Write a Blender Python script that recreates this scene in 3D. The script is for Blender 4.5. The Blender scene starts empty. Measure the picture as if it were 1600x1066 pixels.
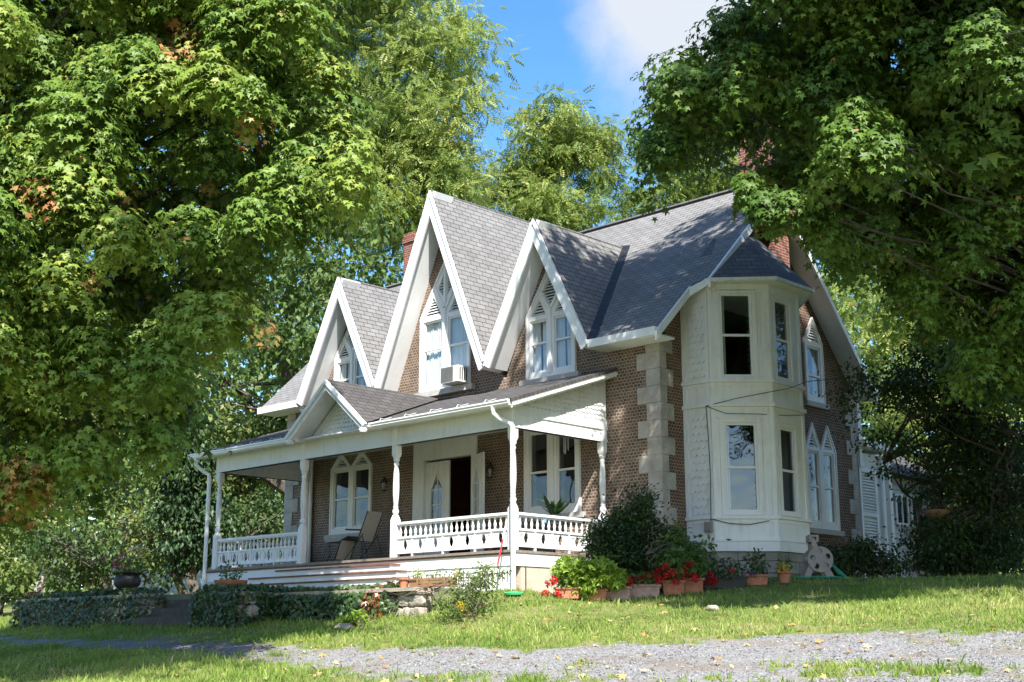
import bpy, bmesh, math, random
import numpy as np
from mathutils import Vector
R = math.radians
rng = np.random.default_rng(7)
random.seed(7)
scene = bpy.context.scene

# ------------------------------------------------------------------ camera, sky, sun, exposure
CAM = np.array([16.387, -21.253, -1.730]); YAW, PITCH, F = 0.7714, 0.2257, 2044.8
cd = bpy.data.cameras.new("camera"); cam = bpy.data.objects.new("camera", cd); scene.collection.objects.link(cam)
cam.location = CAM; cam.rotation_euler = (math.pi/2 + PITCH, 0, YAW)
cd.sensor_width = 36; cd.lens = F/1600*36; cd.clip_end = 3000; cd.clip_start = .1
scene.camera = cam

SUN_AZ, SUN_EL = 52.0, 48.0                       # degrees right of the front wall's normal, and up
S = np.array([math.cos(R(SUN_EL))*math.sin(R(SUN_AZ)), -math.cos(R(SUN_EL))*math.cos(R(SUN_AZ)), math.sin(R(SUN_EL))])
sd = bpy.data.lights.new("sun", 'SUN'); sun = bpy.data.objects.new("sun", sd); scene.collection.objects.link(sun)
sd.energy = 5.0; sd.angle = R(.5); sd.color = (1, .965, .90)
sun.rotation_euler = Vector(S).to_track_quat('Z', 'Y').to_euler(); sun.location = (0, -10, 60)

world = bpy.data.worlds.new("World"); scene.world = world; world.use_nodes = True
def build_world():
    nt = world.node_tree; nt.nodes.clear(); N = nt.nodes.new; L = nt.links.new
    out = N('ShaderNodeOutputWorld'); bg = N('ShaderNodeBackground'); bg.inputs['Strength'].default_value = .09
    sky = N('ShaderNodeTexSky'); sky.sky_type = 'NISHITA'; sky.sun_disc = False
    sky.sun_elevation = R(SUN_EL); sky.sun_rotation = math.atan2(S[0], S[1]); sky.ozone_density = 1.6; sky.air_density = 1.0; sky.dust_density = .6
    tc = N('ShaderNodeTexCoord')
    noise = N('ShaderNodeTexNoise'); noise.inputs['Scale'].default_value = 3.2; noise.inputs['Detail'].default_value = 9; noise.inputs['Roughness'].default_value = .56
    L(tc.outputs['Generated'], noise.inputs['Vector'])
    # one big cloud bank round a fixed direction of the sky
    c, r, u, w = cam_axes()
    d = w + r*(1150-800)/F - u*(-70-533)/F; d = d/np.linalg.norm(d)
    dist = N('ShaderNodeVectorMath'); dist.operation = 'DISTANCE'; L(tc.outputs['Generated'], dist.inputs[0]); dist.inputs[1].default_value = d
    m1 = N('ShaderNodeMath'); m1.operation = 'MULTIPLY'; L(dist.outputs['Value'], m1.inputs[0]); m1.inputs[1].default_value = -3.9
    m2 = N('ShaderNodeMath'); m2.operation = 'ADD'; L(m1.outputs[0], m2.inputs[0]); L(noise.outputs['Fac'], m2.inputs[1])
    mx = N('ShaderNodeMath'); mx.operation = 'MAXIMUM'; L(m2.outputs[0], mx.inputs[0])
    m3 = N('ShaderNodeMath'); m3.operation = 'SUBTRACT'; L(noise.outputs['Fac'], m3.inputs[0]); m3.inputs[1].default_value = .63
    L(m3.outputs[0], mx.inputs[1])
    ramp = N('ShaderNodeMapRange'); ramp.inputs['From Min'].default_value = -.02; ramp.inputs['From Max'].default_value = .17; ramp.interpolation_type = 'SMOOTHSTEP'
    L(mx.outputs[0], ramp.inputs['Value'])
    hsv = N('ShaderNodeHueSaturation'); hsv.inputs['Saturation'].default_value = 1.3; hsv.inputs['Value'].default_value = 1.45; L(sky.outputs[0], hsv.inputs['Color'])
    mix = N('ShaderNodeMixRGB'); L(ramp.outputs[0], mix.inputs[0]); L(hsv.outputs[0], mix.inputs[1]); mix.inputs[2].default_value = (3.8, 4.1, 4.55, 1)
    L(mix.outputs[0], bg.inputs['Color']); L(bg.outputs[0], out.inputs['Surface'])
def cam_axes():
    cy, sy = math.cos(YAW), math.sin(YAW)
    fh = np.array([-sy, cy, 0]); r = np.array([cy, sy, 0.]); up = np.array([0, 0, 1.])
    w = fh*math.cos(PITCH) + up*math.sin(PITCH)
    return CAM, r, np.cross(r, w), w
build_world()
vs = scene.view_settings; vs.view_transform = 'Standard'; vs.look = 'None'; vs.exposure = 1.22; vs.gamma = 1
cy_ = scene.cycles; cy_.max_bounces = 7; cy_.diffuse_bounces = 3; cy_.glossy_bounces = 3; cy_.transmission_bounces = 4; cy_.transparent_max_bounces = 8
cy_.caustics_reflective = False; cy_.caustics_refractive = False

# ------------------------------------------------------------------ geometry helpers
def at(x, y, d):
    """World point at depth d behind a place of the photograph."""
    c, r, u, w = cam_axes(); return c + d*(w + r*(x-800)/F - u*(y-533)/F)
def on(x, y, ax, val):
    c, r, u, w = cam_axes(); d = w + r*(x-800)/F - u*(y-533)/F
    return c + d*(val-c[ax])/d[ax]
def project(P):
    c, r, u, w = cam_axes(); v = P-c; z = v@w
    return 800+F*(v@r)/z, 533-F*(v@u)/z, z

class MB:
    def __init__(s): s.v = []; s.f = []; s.mi = []; s.cur = 0
    def add(s, vs_, fs):
        b = len(s.v); s.v += [tuple(map(float, q)) for q in vs_]
        for f in fs: s.f.append(tuple(b+i for i in f)); s.mi.append(s.cur)
        return s
    def box(s, x0, x1, y0, y1, z0, z1):
        return s.add([(x0,y0,z0),(x1,y0,z0),(x1,y1,z0),(x0,y1,z0),(x0,y0,z1),(x1,y0,z1),(x1,y1,z1),(x0,y1,z1)],
                     [(0,3,2,1),(4,5,6,7),(0,1,5,4),(1,2,6,5),(2,3,7,6),(3,0,4,7)])
    def bar(s, a, b, w, h, up=(0,0,1)):
        """box beam from a to b, w wide sideways, h high (centred)"""
        a = Vector(a); b = Vector(b); d = (b-a).normalized(); u = Vector(up); x = d.cross(u).normalized(); u = x.cross(d)
        P = []
        for q in (a, b):
            for i, j in ((-1,-1),(1,-1),(1,1),(-1,1)): P.append(q + x*(i*w/2) + u*(j*h/2))
        return s.add(P, [(3,2,1,0),(4,5,6,7),(0,1,5,4),(1,2,6,5),(2,3,7,6),(3,0,4,7)])
    def tube(s, pts, rad, n=8, cap=True):
        pts = [Vector(p) for p in pts]
        if not hasattr(rad, '__len__'): rad = [rad]*len(pts)
        P = []; prev = None
        for i, p in enumerate(pts):
            d = (pts[min(i+1, len(pts)-1)]-pts[max(i-1, 0)]).normalized()
            if prev is None:
                x = d.cross(Vector((0,0,1)) if abs(d.z) < .9 else Vector((1,0,0))).normalized()
            else:
                x = (prev - d*prev.dot(d)).normalized()
            prev = x; y = d.cross(x)
            for k in range(n):
                a = 2*math.pi*k/n; P.append(p + (x*math.cos(a)+y*math.sin(a))*rad[i])
        fs = [(i*n+k, i*n+(k+1)%n, (i+1)*n+(k+1)%n, (i+1)*n+k) for i in range(len(pts)-1) for k in range(n)]
        if cap: fs += [tuple(range(n-1, -1, -1)), tuple((len(pts)-1)*n+k for k in range(n))]
        return s.add(P, fs)
    def lathe(s, prof, c, n=12, sq=None):
        """profile (r, z) turned about a vertical axis through c; z ranges in sq are square (n must be a multiple of 4)"""
        P = []
        for r, z in prof:
            for k in range(n):
                a = 2*math.pi*(k+.5)/n; q = 1.0
                if r < 0: q = 1/max(abs(math.cos(a)), abs(math.sin(a)))
                P.append((c[0]+abs(r)*q*math.cos(a), c[1]+abs(r)*q*math.sin(a), c[2]+z))
        fs = [(i*n+k, i*n+(k+1)%n, (i+1)*n+(k+1)%n, (i+1)*n+k) for i in range(len(prof)-1) for k in range(n)]
        fs += [tuple(range(n-1, -1, -1)), tuple((len(prof)-1)*n+k for k in range(n))]
        return s.add(P, fs)
    def plate(s, loops, fm, t0, t1):
        """flat 2-D outline with holes -> solid between w = t0 and w = t1; fm(u, v, w) gives the point"""
        bm = bmesh.new()
        for lp in loops:
            vv = [bm.verts.new((u, v, 0)) for u, v in lp]
            for i in range(len(vv)): bm.edges.new((vv[i], vv[(i+1) % len(vv)]))
        bmesh.ops.triangle_fill(bm, use_beauty=True, use_dissolve=False, edges=bm.edges[:])
        bm.verts.index_update(); V = [(q.co.x, q.co.y) for q in bm.verts]; T = [tuple(q.index for q in f.verts) for f in bm.faces]
        bnd = [tuple(q.index for q in e.verts) for e in bm.edges if len(e.link_faces) == 1]
        bm.free(); n = len(V)
        P = [fm(u, v, t0) for u, v in V]
        if t1 is None: return s.add(P, T)
        P += [fm(u, v, t1) for u, v in V]
        return s.add(P, T + [tuple(n+i for i in reversed(f)) for f in T] + [(a, b, n+b, n+a) for a, b in bnd])
    def build(s, name, mat, parent=None, smooth=False, recalc=True, **kw):
        o = mkobj(name, parent)
        off = woff(o)
        me = o.data; me.from_pydata([(a-off[0], b-off[1], c-off[2]) for a, b, c in s.v], [], s.f)
        for m in (mat if isinstance(mat, (list, tuple)) else [mat]): me.materials.append(m)
        if isinstance(mat, (list, tuple)): me.polygons.foreach_set('material_index', s.mi)
        if recalc:
            bm = bmesh.new(); bm.from_mesh(me); bmesh.ops.recalc_face_normals(bm, faces=bm.faces[:]); bm.to_mesh(me); bm.free()
        if smooth:
            me.polygons.foreach_set('use_smooth', [True]*len(me.polygons)); me.set_sharp_from_angle(angle=R(38))
        me.update(); tag(o, **kw); return o
ORIG = {}
def mkobj(name, parent):
    me = bpy.data.meshes.new(name); o = bpy.data.objects.new(name, me); scene.collection.objects.link(o)
    if parent is not None: o.parent = parent
    ORIG[o.name] = ORIG[parent.name] if parent is not None else (0, 0, 0)
    return o
def woff(o): return ORIG[o.name]
def tag(o, label=None, cat=None, group=None, kind=None):
    for k, v in (('label', label), ('category', cat), ('group', group), ('kind', kind)):
        if v: o[k] = v
    return o
def thing(name, loc, label, cat, group=None):
    o = bpy.data.objects.new(name, None); scene.collection.objects.link(o); o.empty_display_size = .2
    o.location = loc; ORIG[o.name] = tuple(loc); return tag(o, label, cat, group)
def copy_thing(o, loc, label=None, rotz=0, scale=1):
    """a copy of a thing with its parts and sub-parts"""
    def rec(q, par):
        c = q.copy(); scene.collection.objects.link(c)
        if par is not None: c.parent = par
        for ch in q.children: rec(ch, c)
        return c
    r = rec(o, None); r.location = loc; r.rotation_euler.z = rotz; r.scale = (scale,)*3
    if label: r['label'] = label
    return r

# ------------------------------------------------------------------ materials
def nodes(name):
    m = bpy.data.materials.new(name); m.use_nodes = True; nt = m.node_tree
    return m, nt, nt.nodes['Principled BSDF'], nt.nodes.new, nt.links.new
def spec(b, v):
    b.inputs['Specular IOR Level'].default_value = v
def pbr(name, col, rough=.6, var=.12, scale=6, bump=0., sp=.4, metal=0, fine=None, col2=None, lo=.35, hi=.65):
    m, nt, b, N, L = nodes(name)
    tc = N('ShaderNodeTexCoord'); n = N('ShaderNodeTexNoise'); n.inputs['Scale'].default_value = scale; n.inputs['Detail'].default_value = 6; n.inputs['Roughness'].default_value = .65
    L(tc.outputs['Object'], n.inputs['Vector'])
    r = N('ShaderNodeValToRGB'); c = np.array(col); d = np.array(col2) if col2 is not None else c*(1+var)
    c = c if col2 is not None else c*(1-var)
    r.color_ramp.elements[0].color = (*c, 1); r.color_ramp.elements[1].color = (*d, 1); r.color_ramp.elements[0].position = lo; r.color_ramp.elements[1].position = hi
    L(n.outputs['Fac'], r.inputs['Fac']); L(r.outputs[0], b.inputs['Base Color'])
    b.inputs['Roughness'].default_value = rough; spec(b, sp); b.inputs['Metallic'].default_value = metal
    if bump:
        n2 = N('ShaderNodeTexNoise'); n2.inputs['Scale'].default_value = fine or scale*6; n2.inputs['Detail'].default_value = 5; L(tc.outputs['Object'], n2.inputs['Vector'])
        bp = N('ShaderNodeBump'); bp.inputs['Strength'].default_value = 1; bp.inputs['Distance'].default_value = bump; L(n2.outputs['Fac'], bp.inputs['Height']); L(bp.outputs[0], b.inputs['Normal'])
    return m
def course_vec(N, L, kx, ky, kz=(0,0,1)):
    """(object position . kx, object position . kz) as a texture vector: real metres along a wall or slope"""
    tc = N('ShaderNodeTexCoord')
    a = N('ShaderNodeVectorMath'); a.operation = 'DOT_PRODUCT'; L(tc.outputs['Object'], a.inputs[0]); a.inputs[1].default_value = kx
    c = N('ShaderNodeVectorMath'); c.operation = 'DOT_PRODUCT'; L(tc.outputs['Object'], c.inputs[0]); c.inputs[1].default_value = kz
    cb = N('ShaderNodeCombineXYZ'); L(a.outputs['Value'], cb.inputs[0]); L(c.outputs['Value'], cb.inputs[1])
    return tc, cb
def coursed(name, kx, kz, bw, rh, c1, c2, cm, mortar=.012, smooth=.3, bump=.02, rough=.85, warp=.0, tone=.25, toneS=1.2, sp=.25, freq=2):
    m, nt, b, N, L = nodes(name); tc, vec = course_vec(N, L, kx, None, kz)
    src = vec.outputs[0]
    if warp:
        nz = N('ShaderNodeTexNoise'); nz.inputs['Scale'].default_value = 14; nz.inputs['Detail'].default_value = 2; L(src, nz.inputs['Vector'])
        vm = N('ShaderNodeVectorMath'); vm.operation = 'SCALE'; L(nz.outputs['Color'], vm.inputs[0]); vm.inputs['Scale'].default_value = warp
        va = N('ShaderNodeVectorMath'); va.operation = 'ADD'; L(src, va.inputs[0]); L(vm.outputs[0], va.inputs[1]); src = va.outputs[0]
    t = N('ShaderNodeTexBrick'); L(src, t.inputs['Vector']); t.inputs['Scale'].default_value = 1; t.inputs['Brick Width'].default_value = bw; t.inputs['Row Height'].default_value = rh
    t.inputs['Mortar Size'].default_value = mortar; t.inputs['Mortar Smooth'].default_value = smooth; t.inputs['Bias'].default_value = 0
    t.inputs['Color1'].default_value = (*c1, 1); t.inputs['Color2'].default_value = (*c2, 1); t.inputs['Mortar'].default_value = (*cm, 1)
    n = N('ShaderNodeTexNoise'); n.inputs['Scale'].default_value = toneS; n.inputs['Detail'].default_value = 8; n.inputs['Roughness'].default_value = .7; L(tc.outputs['Object'], n.inputs['Vector'])
    mr = N('ShaderNodeMapRange'); mr.inputs['From Min'].default_value = .3; mr.inputs['From Max'].default_value = .7; mr.inputs['To Min'].default_value = 1-tone; mr.inputs['To Max'].default_value = 1+tone; L(n.outputs['Fac'], mr.inputs['Value'])
    mul = N('ShaderNodeVectorMath'); mul.operation = 'SCALE'; L(t.outputs['Color'], mul.inputs[0]); L(mr.outputs[0], mul.inputs['Scale'])
    L(mul.outputs[0], b.inputs['Base Color']); b.inputs['Roughness'].default_value = rough; spec(b, sp)
    inv = N('ShaderNodeMath'); inv.operation = 'SUBTRACT'; inv.inputs[0].default_value = 1; L(t.outputs['Fac'], inv.inputs[1])
    n2 = N('ShaderNodeTexNoise'); n2.inputs['Scale'].default_value = 60; L(tc.outputs['Object'], n2.inputs['Vector'])
    ad = N('ShaderNodeMath'); ad.operation = 'MULTIPLY_ADD'; L(n2.outputs['Fac'], ad.inputs[0]); ad.inputs[1].default_value = .35; L(inv.outputs[0], ad.inputs[2])
    bp = N('ShaderNodeBump'); bp.inputs['Strength'].default_value = 1; bp.inputs['Distance'].default_value = bump; L(ad.outputs[0], bp.inputs['Height']); L(bp.outputs[0], b.inputs['Normal'])
    return m
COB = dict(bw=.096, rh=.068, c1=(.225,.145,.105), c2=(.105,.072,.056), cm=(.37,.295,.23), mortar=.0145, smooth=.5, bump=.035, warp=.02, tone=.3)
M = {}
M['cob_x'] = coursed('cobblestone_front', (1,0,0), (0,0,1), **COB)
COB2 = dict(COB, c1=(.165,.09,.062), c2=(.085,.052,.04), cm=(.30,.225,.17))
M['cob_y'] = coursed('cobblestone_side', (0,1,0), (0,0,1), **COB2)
RED = dict(bw=.2, rh=.068, c1=(.24,.068,.042), c2=(.15,.045,.03), cm=(.3,.25,.21), mortar=.01, bump=.008, tone=.25, toneS=3)
M['red_brick'] = coursed('red_brick', (1,.75,0), (0,0,1), **RED)
SH = dict(bw=.30, rh=.135, c1=(.225,.219,.214), c2=(.185,.18,.176), cm=(.06,.059,.058), mortar=.008, smooth=.1, bump=.018, rough=.9, tone=.16, toneS=1.4)
M['shingle_main'] = coursed('grey_shingle', (1,0,0), (0,.7,.72), **SH)
M['shingle_gable'] = coursed('grey_shingle_steep', (0,1,0), (0,0,1.09), **SH)
DSH = dict(SH, c1=(.10,.093,.09), c2=(.072,.067,.066), cm=(.03,.028,.028))
M['shingle_porch'] = coursed('dark_shingle', (1,0,0), (0,1.03,.1), **DSH)
M['shingle_portico'] = coursed('dark_shingle_portico', (0,1,0), (0,0,1.4), **DSH)
M['shingle_bay'] = coursed('bay_shingle', (1,1,0), (0,0,1.15), **dict(SH, c1=(.15,.147,.146), c2=(.11,.108,.108)))
M['foundation'] = coursed('limestone_block', (.8,.8,0), (0,0,1), .62, .24, (.36,.34,.30), (.28,.265,.235), (.2,.18,.16), mortar=.012, bump=.05, warp=.02, tone=.25, toneS=5)
M['quoin'] = pbr('quoin_stone', (.30,.275,.25), .9, .16, 3, bump=.015, col2=(.46,.43,.395))
M['sill'] = pbr('limestone_sill', (.46,.44,.41), .9, .12, 5, bump=.006)
def paint(name, col, grime, amt, rough):
    """old white paint: faint streaks running down, grey grime in patches, fine brush relief"""
    m, nt, b, N, L = nodes(name); tc = N('ShaderNodeTexCoord')
    mp = N('ShaderNodeMapping'); mp.inputs['Scale'].default_value = (9, 9, .9); L(tc.outputs['Object'], mp.inputs['Vector'])
    n = N('ShaderNodeTexNoise'); n.inputs['Scale'].default_value = 1; n.inputs['Detail'].default_value = 8; n.inputs['Roughness'].default_value = .7; L(mp.outputs[0], n.inputs['Vector'])
    n2 = N('ShaderNodeTexNoise'); n2.inputs['Scale'].default_value = 1.6; n2.inputs['Detail'].default_value = 9; n2.inputs['Roughness'].default_value = .72; L(tc.outputs['Object'], n2.inputs['Vector'])
    mu = N('ShaderNodeMath'); mu.operation = 'MULTIPLY'; L(n.outputs['Fac'], mu.inputs[0]); L(n2.outputs['Fac'], mu.inputs[1])
    mr = N('ShaderNodeMapRange'); mr.inputs['From Min'].default_value = .24; mr.inputs['From Max'].default_value = .44; mr.inputs['To Max'].default_value = amt; L(mu.outputs[0], mr.inputs['Value'])
    mx = N('ShaderNodeMixRGB'); L(mr.outputs[0], mx.inputs[0]); mx.inputs[1].default_value = (*col, 1); mx.inputs[2].default_value = (*grime, 1); L(mx.outputs[0], b.inputs['Base Color'])
    b.inputs['Roughness'].default_value = rough; spec(b, .35)
    n3 = N('ShaderNodeTexNoise'); n3.inputs['Scale'].default_value = 45; n3.inputs['Detail'].default_value = 3; L(tc.outputs['Object'], n3.inputs['Vector'])
    bp = N('ShaderNodeBump'); bp.inputs['Distance'].default_value = .0012; L(n3.outputs['Fac'], bp.inputs['Height']); L(bp.outputs[0], b.inputs['Normal'])
    return m
M['white'] = paint('white_paint', (.80,.805,.805), (.52,.50,.45), .35, .55)
M['white_old'] = paint('weathered_white_paint', (.765,.775,.775), (.46,.44,.38), .5, .65)
M['gutter'] = pbr('painted_metal_gutter', (.80,.80,.79), .35, .04, 3, sp=.5)
M['floor'] = pbr('porch_boards', (.24,.20,.17), .7, .2, 12, bump=.003)
M['tread'] = pbr('brown_tread', (.17,.085,.055), .7, .25, 9, bump=.003)
M['concrete'] = pbr('beige_concrete', (.50,.43,.34), .9, .1, 4, bump=.006)
M['dark_wood'] = pbr('dark_red_door_wood', (.07,.022,.014), .45, .3, 7)
M['dark'] = pbr('unlit_space_dark', (.045,.04,.036), .9, .1, 2)  # near black, so rooms and hollows look unlit: shade put into the colour
M['flash'] = pbr('tar_flashing', (.012,.012,.012), .5, .5, 9, col2=(.05,.05,.05), lo=.5, hi=.75)
def glass(name='window_glass', refl=.07, tint=(.8,.86,.88)):
    m = bpy.data.materials.new(name); m.use_nodes = True; nt = m.node_tree; nt.nodes.clear(); N = nt.nodes.new; L = nt.links.new
    out = N('ShaderNodeOutputMaterial'); mx = N('ShaderNodeMixShader'); tr = N('ShaderNodeBsdfTransparent'); gl = N('ShaderNodeBsdfGlossy')
    tr.inputs['Color'].default_value = (*tint, 1); gl.inputs['Roughness'].default_value = .015; gl.inputs['Color'].default_value = (.92,.96,1,1)
    lw = N('ShaderNodeLayerWeight'); pw = N('ShaderNodeMath'); pw.operation = 'POWER'; L(lw.outputs['Facing'], pw.inputs[0]); pw.inputs[1].default_value = 4; fr = N('ShaderNodeMath'); fr.operation = 'MULTIPLY_ADD'; L(pw.outputs[0], fr.inputs[0]); fr.inputs[1].default_value = .8; fr.inputs[2].default_value = .04
    ad = N('ShaderNodeMath'); ad.operation = 'ADD'; ad.inputs[1].default_value = refl; L(fr.outputs[0], ad.inputs[0])
    tc = N('ShaderNodeTexCoord'); n = N('ShaderNodeTexNoise'); n.inputs['Scale'].default_value = 2.2; n.inputs['Detail'].default_value = 1; L(tc.outputs['Object'], n.inputs['Vector'])
    bp = N('ShaderNodeBump'); bp.inputs['Distance'].default_value = .02; bp.inputs['Strength'].default_value = .6; L(n.outputs['Fac'], bp.inputs['Height']); L(bp.outputs[0], gl.inputs['Normal'])
    L(ad.outputs[0], mx.inputs[0]); L(tr.outputs[0], mx.inputs[1]); L(gl.outputs[0], mx.inputs[2]); L(mx.outputs[0], out.inputs['Surface'])
    return m
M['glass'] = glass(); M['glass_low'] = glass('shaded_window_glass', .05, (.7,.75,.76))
M['curtain'] = pbr('white_lace_curtain', (.86,.86,.85), .9, .06, 20)
M['drape'] = pbr('dark_drape', (.20,.18,.15), .9, .15, 9)

# ------------------------------------------------------------------ the house
HB = (-6.4, 3.9, -.85)
house = thing('house', HB, 'cobblestone gothic house with three steep white trimmed gables and a turned porch', 'house')
FR = lambda u, v, w: (u, w, v)                       # front wall: w goes inward
SD = lambda u, v, w: (-w, u, v)                      # right gable wall, the same way

def gothic(cx, w, zb, zs, za): return [(cx-w/2, zb), (cx+w/2, zb), (cx+w/2, zs), (cx, za), (cx-w/2, zs)]
def rect(a, b, c, d): return [(a, c), (b, c), (b, d), (a, d)]
def grow(lp, k):
    c = np.mean(lp, axis=0); return [tuple(c+(np.array(p)-c)*k) for p in lp]

def slats(mb, tri, fm, w, pitch=.07):
    """horizontal louvre slats filling a convex outline"""
    zs = [p[1] for p in tri]; z = min(zs)+pitch*.7
    while z < max(zs)-pitch*.4:
        xs = []
        for i in range(len(tri)):
            (x0, z0), (x1, z1) = tri[i], tri[(i+1) % len(tri)]
            if (z0-z)*(z1-z) <= 0 and z0 != z1: xs.append(x0+(x1-x0)*(z-z0)/(z1-z0))
        if len(xs) >= 2:
            a, b = min(xs)-.012, max(xs)+.012; h = pitch*.52
            mb.add([fm(a,z-h/2,w-.012), fm(b,z-h/2,w-.012), fm(b,z+h/2,w+.03), fm(a,z+h/2,w+.03),
                    fm(a,z-h/2-.014,w-.012), fm(b,z-h/2-.014,w-.012), fm(b,z+h/2-.014,w+.03), fm(a,z+h/2-.014,w+.03)],
                   [(0,1,2,3),(7,6,5,4),(0,4,5,1),(3,2,6,7),(0,3,7,4),(1,5,6,2)])
        z += pitch

def window(fm, outer, sashes, louvers=(), curtain=None, sill=None, mat=None, mid=.5, proud=.035, trim=(), grid=None, pane='glass'):
    """one window of the house: frame plate with sash openings, sash bars, panes, louvres, curtain, sill"""
    mat = mat or M['white']
    mb = MB(); mb.plate([outer] + [list(q) for q in sashes] + [list(q) for q in louvers], fm, -proud, .05)
    # thin raised moulding round the frame
    for i in range(len(outer)):
        if i == 0 and sill: continue
        a, b = outer[i], outer[(i+1) % len(outer)]
        c = np.mean(outer, axis=0); A = np.array(a); B = np.array(b); A2 = A+(c-A)*.05; B2 = B+(c-B)*.05
        mb.add([fm(*A,-proud-.02), fm(*B,-proud-.02), fm(*B2,-proud-.02), fm(*A2,-proud-.02), fm(*A,-proud+.002), fm(*B,-proud+.002), fm(*B2,-proud+.002), fm(*A2,-proud+.002)],
               [(0,1,2,3),(0,4,5,1),(1,5,6,2),(2,6,7,3),(3,7,4,0)])
    for t in trim:      # raised mullion strips (u0, v0, u1, v1, width)
        u0, v0, u1, v1, wd = t; d = np.array([u1-u0, v1-v0]); d = d/np.linalg.norm(d); n = np.array([-d[1], d[0]])*wd/2
        q = [(u0+n[0], v0+n[1]), (u1+n[0], v1+n[1]), (u1-n[0], v1-n[1]), (u0-n[0], v0-n[1])]
        mb.plate([q], fm, -proud-.03, -proud-.003)
    win = mb.build('window', mat, house)
    for q in sashes:
        us = [p[0] for p in q]; vs_ = [p[1] for p in q]; a, b, c, d = min(us), max(us), min(vs_), max(vs_)
        k = .038; zm = c+(d-c)*mid; sb = MB()
        inner = grow(q, 1)
        cx, cz = (a+b)/2, (c+d)/2; inn = [(cx+(p[0]-cx)*(1-2*k/(b-a)), cz+(p[1]-cz)*(1-2*k*1.3/(d-c))) for p in q]
        sb.plate([q, inn], fm, -.004, .045)
        if mid: sb.plate([rect(a+.01, b-.01, zm-.024, zm+.024)], fm, -.012, .04)
        if grid:
            nx, rows = grid
            for i in range(1, nx): sb.plate([rect(a+(b-a)*i/nx-.014, a+(b-a)*i/nx+.014, c, d-.02)], fm, 0, .036)
            for zz in rows: sb.plate([rect(a+.01, b-.01, zz-.014, zz+.014)], fm, .002, .034)
        sb.build('sash', mat, win)
        MB().plate([q], fm, .022, None).build('pane', M[pane], win)
        if curtain:
            kind, cover = curtain
            cb = MB(); nx = 26
            spans = [(a, b)] if cover >= 1 else [(a, a+(b-a)*cover*.5), (b-(b-a)*cover*.5, b)]
            for s0, s1 in spans:
                P = []
                for i in range(nx+1):
                    u = s0+(s1-s0)*i/nx; w = .085+.016*math.sin(i*1.9)+.01*math.sin(i*.7+a)
                    P += [fm(u, c-.05, w+.02), fm(u, d+.05, w)]
                cb.add(P, [(2*i, 2*i+2, 2*i+3, 2*i+1) for i in range(nx)])
            cb.build('curtain', M[kind], win, smooth=True, recalc=False)
    if louvers:
        for t in louvers:
            lb = MB(); slats(lb, t, fm, 0); lb.build('louver', mat, win)
            MB().plate([t], fm, .07, None).build('louver_backing', M['dark'], win)  # dark plate standing in for the shade behind the slats
    if sill:
        u0, u1, z0, z1, out = sill
        MB().plate([rect(u0, u1, z0, z1)], fm, -out, .04).build('sill', M['sill'], win)
    return win

def upper_window(cx, w, zb, zs, za, center=False):
    """paired sashes under a traceried gothic head"""
    outer = gothic(cx, w, zb, zs+.12, za)
    f = .12; m = .11                                 # jamb and half mullion widths
    l0, l1, r0, r1 = cx-w/2+f, cx-m, cx+m, cx+w/2-f
    sl = [rect(l0, l1, zb+.14, zs), rect(r0, r1, zb+.14, zs)]
    slope = (za-zs-.12)/(w/2)
    hh = (l1-l0)*.5*slope*.98
    tl = [(l0+.03, zs+.11), (l1-.03, zs+.11), ((l0+l1)/2+.02, zs+.11+hh*.95)]
    tr = [(2*cx-p[0], p[1]) for p in (tl[1], tl[0], tl[2])]
    zk = zs+.30; zt = za-.28
    dw = min(.27, w*.17); zm = zk+(zt-zk)*.52
    if center:
        k = [[(cx-.07, zk+.25), (cx-.07, zt-.12), (cx-dw, zm)], [(cx+.07, zk+.25), (cx+dw, zm), (cx+.07, zt-.12)]]
        trim = [(cx, zb+.1, cx, za-.1, .07)]
    else:
        k = [[(cx, zk), (cx+dw, zm), (cx, zt), (cx-dw, zm)]]
        trim = [(cx, zb+.1, cx, zk-.06, .07)]
    trim += [(cx-.03, zk-.06, cx-dw-.1, zm+.02, .07), (cx+.03, zk-.06, cx+dw+.1, zm+.02, .07)]
    return outer, (sl, [tl, tr]+k, trim, (cx-w/2-.14, cx+w/2+.14, zb-.14, zb, .12))

W_UP = [upper_window(-6.54, 1.80, 4.24, 6.02, 7.55, True), upper_window(-3.04, 1.50, 4.05, 5.42, 6.70), upper_window(-10.1, 1.50, 4.25, 5.5, 6.72)]
def pair(cx, w, zb, zs, pk):
    """two narrow sashes side by side, each with its own pointed head"""
    h = w/2
    outer = [(cx-h, zb), (cx+h, zb), (cx+h, zs), (cx+h/2, zs+pk), (cx, zs), (cx-h/2, zs+pk), (cx-h, zs)]
    sl = [rect(cx-h+.12, cx-.10, zb+.15, zs-.06), rect(cx+.10, cx+h-.12, zb+.15, zs-.06)]
    lv = [[(cx-h+.16, zs+.03), (cx-.14, zs+.03), (cx-h/2, zs+pk-.17)], [(cx+.14, zs+.03), (cx+h-.16, zs+.03), (cx+h/2, zs+pk-.17)]]
    return outer, sl, lv
pl = pair(-10.03, 1.66, .95, 2.66, .42)
po = rect(-3.86, -2.2, .98, 2.98)
door_hole = rect(-7.6, -5.42, 0, 2.98)
bz = .06
front_outer = [(-12.85,-.9),(0,-.9),(0,4.5),(-1.5,4.45),(-3.0,7.34),(-4.5,4.16),(-6.5,8.86),(-8.5,4.16),(-10.05,7.34),(-11.6,4.45),(-12.85,4.5)]
mb = MB(); mb.plate([front_outer] + [grow(o, .985) for o, _ in W_UP] + [grow(pl[0], .985), grow(po, .985), grow(door_hole, .985)], FR, 0, .22)
mb.build('front_wall', M['cob_x'], house)
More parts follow.
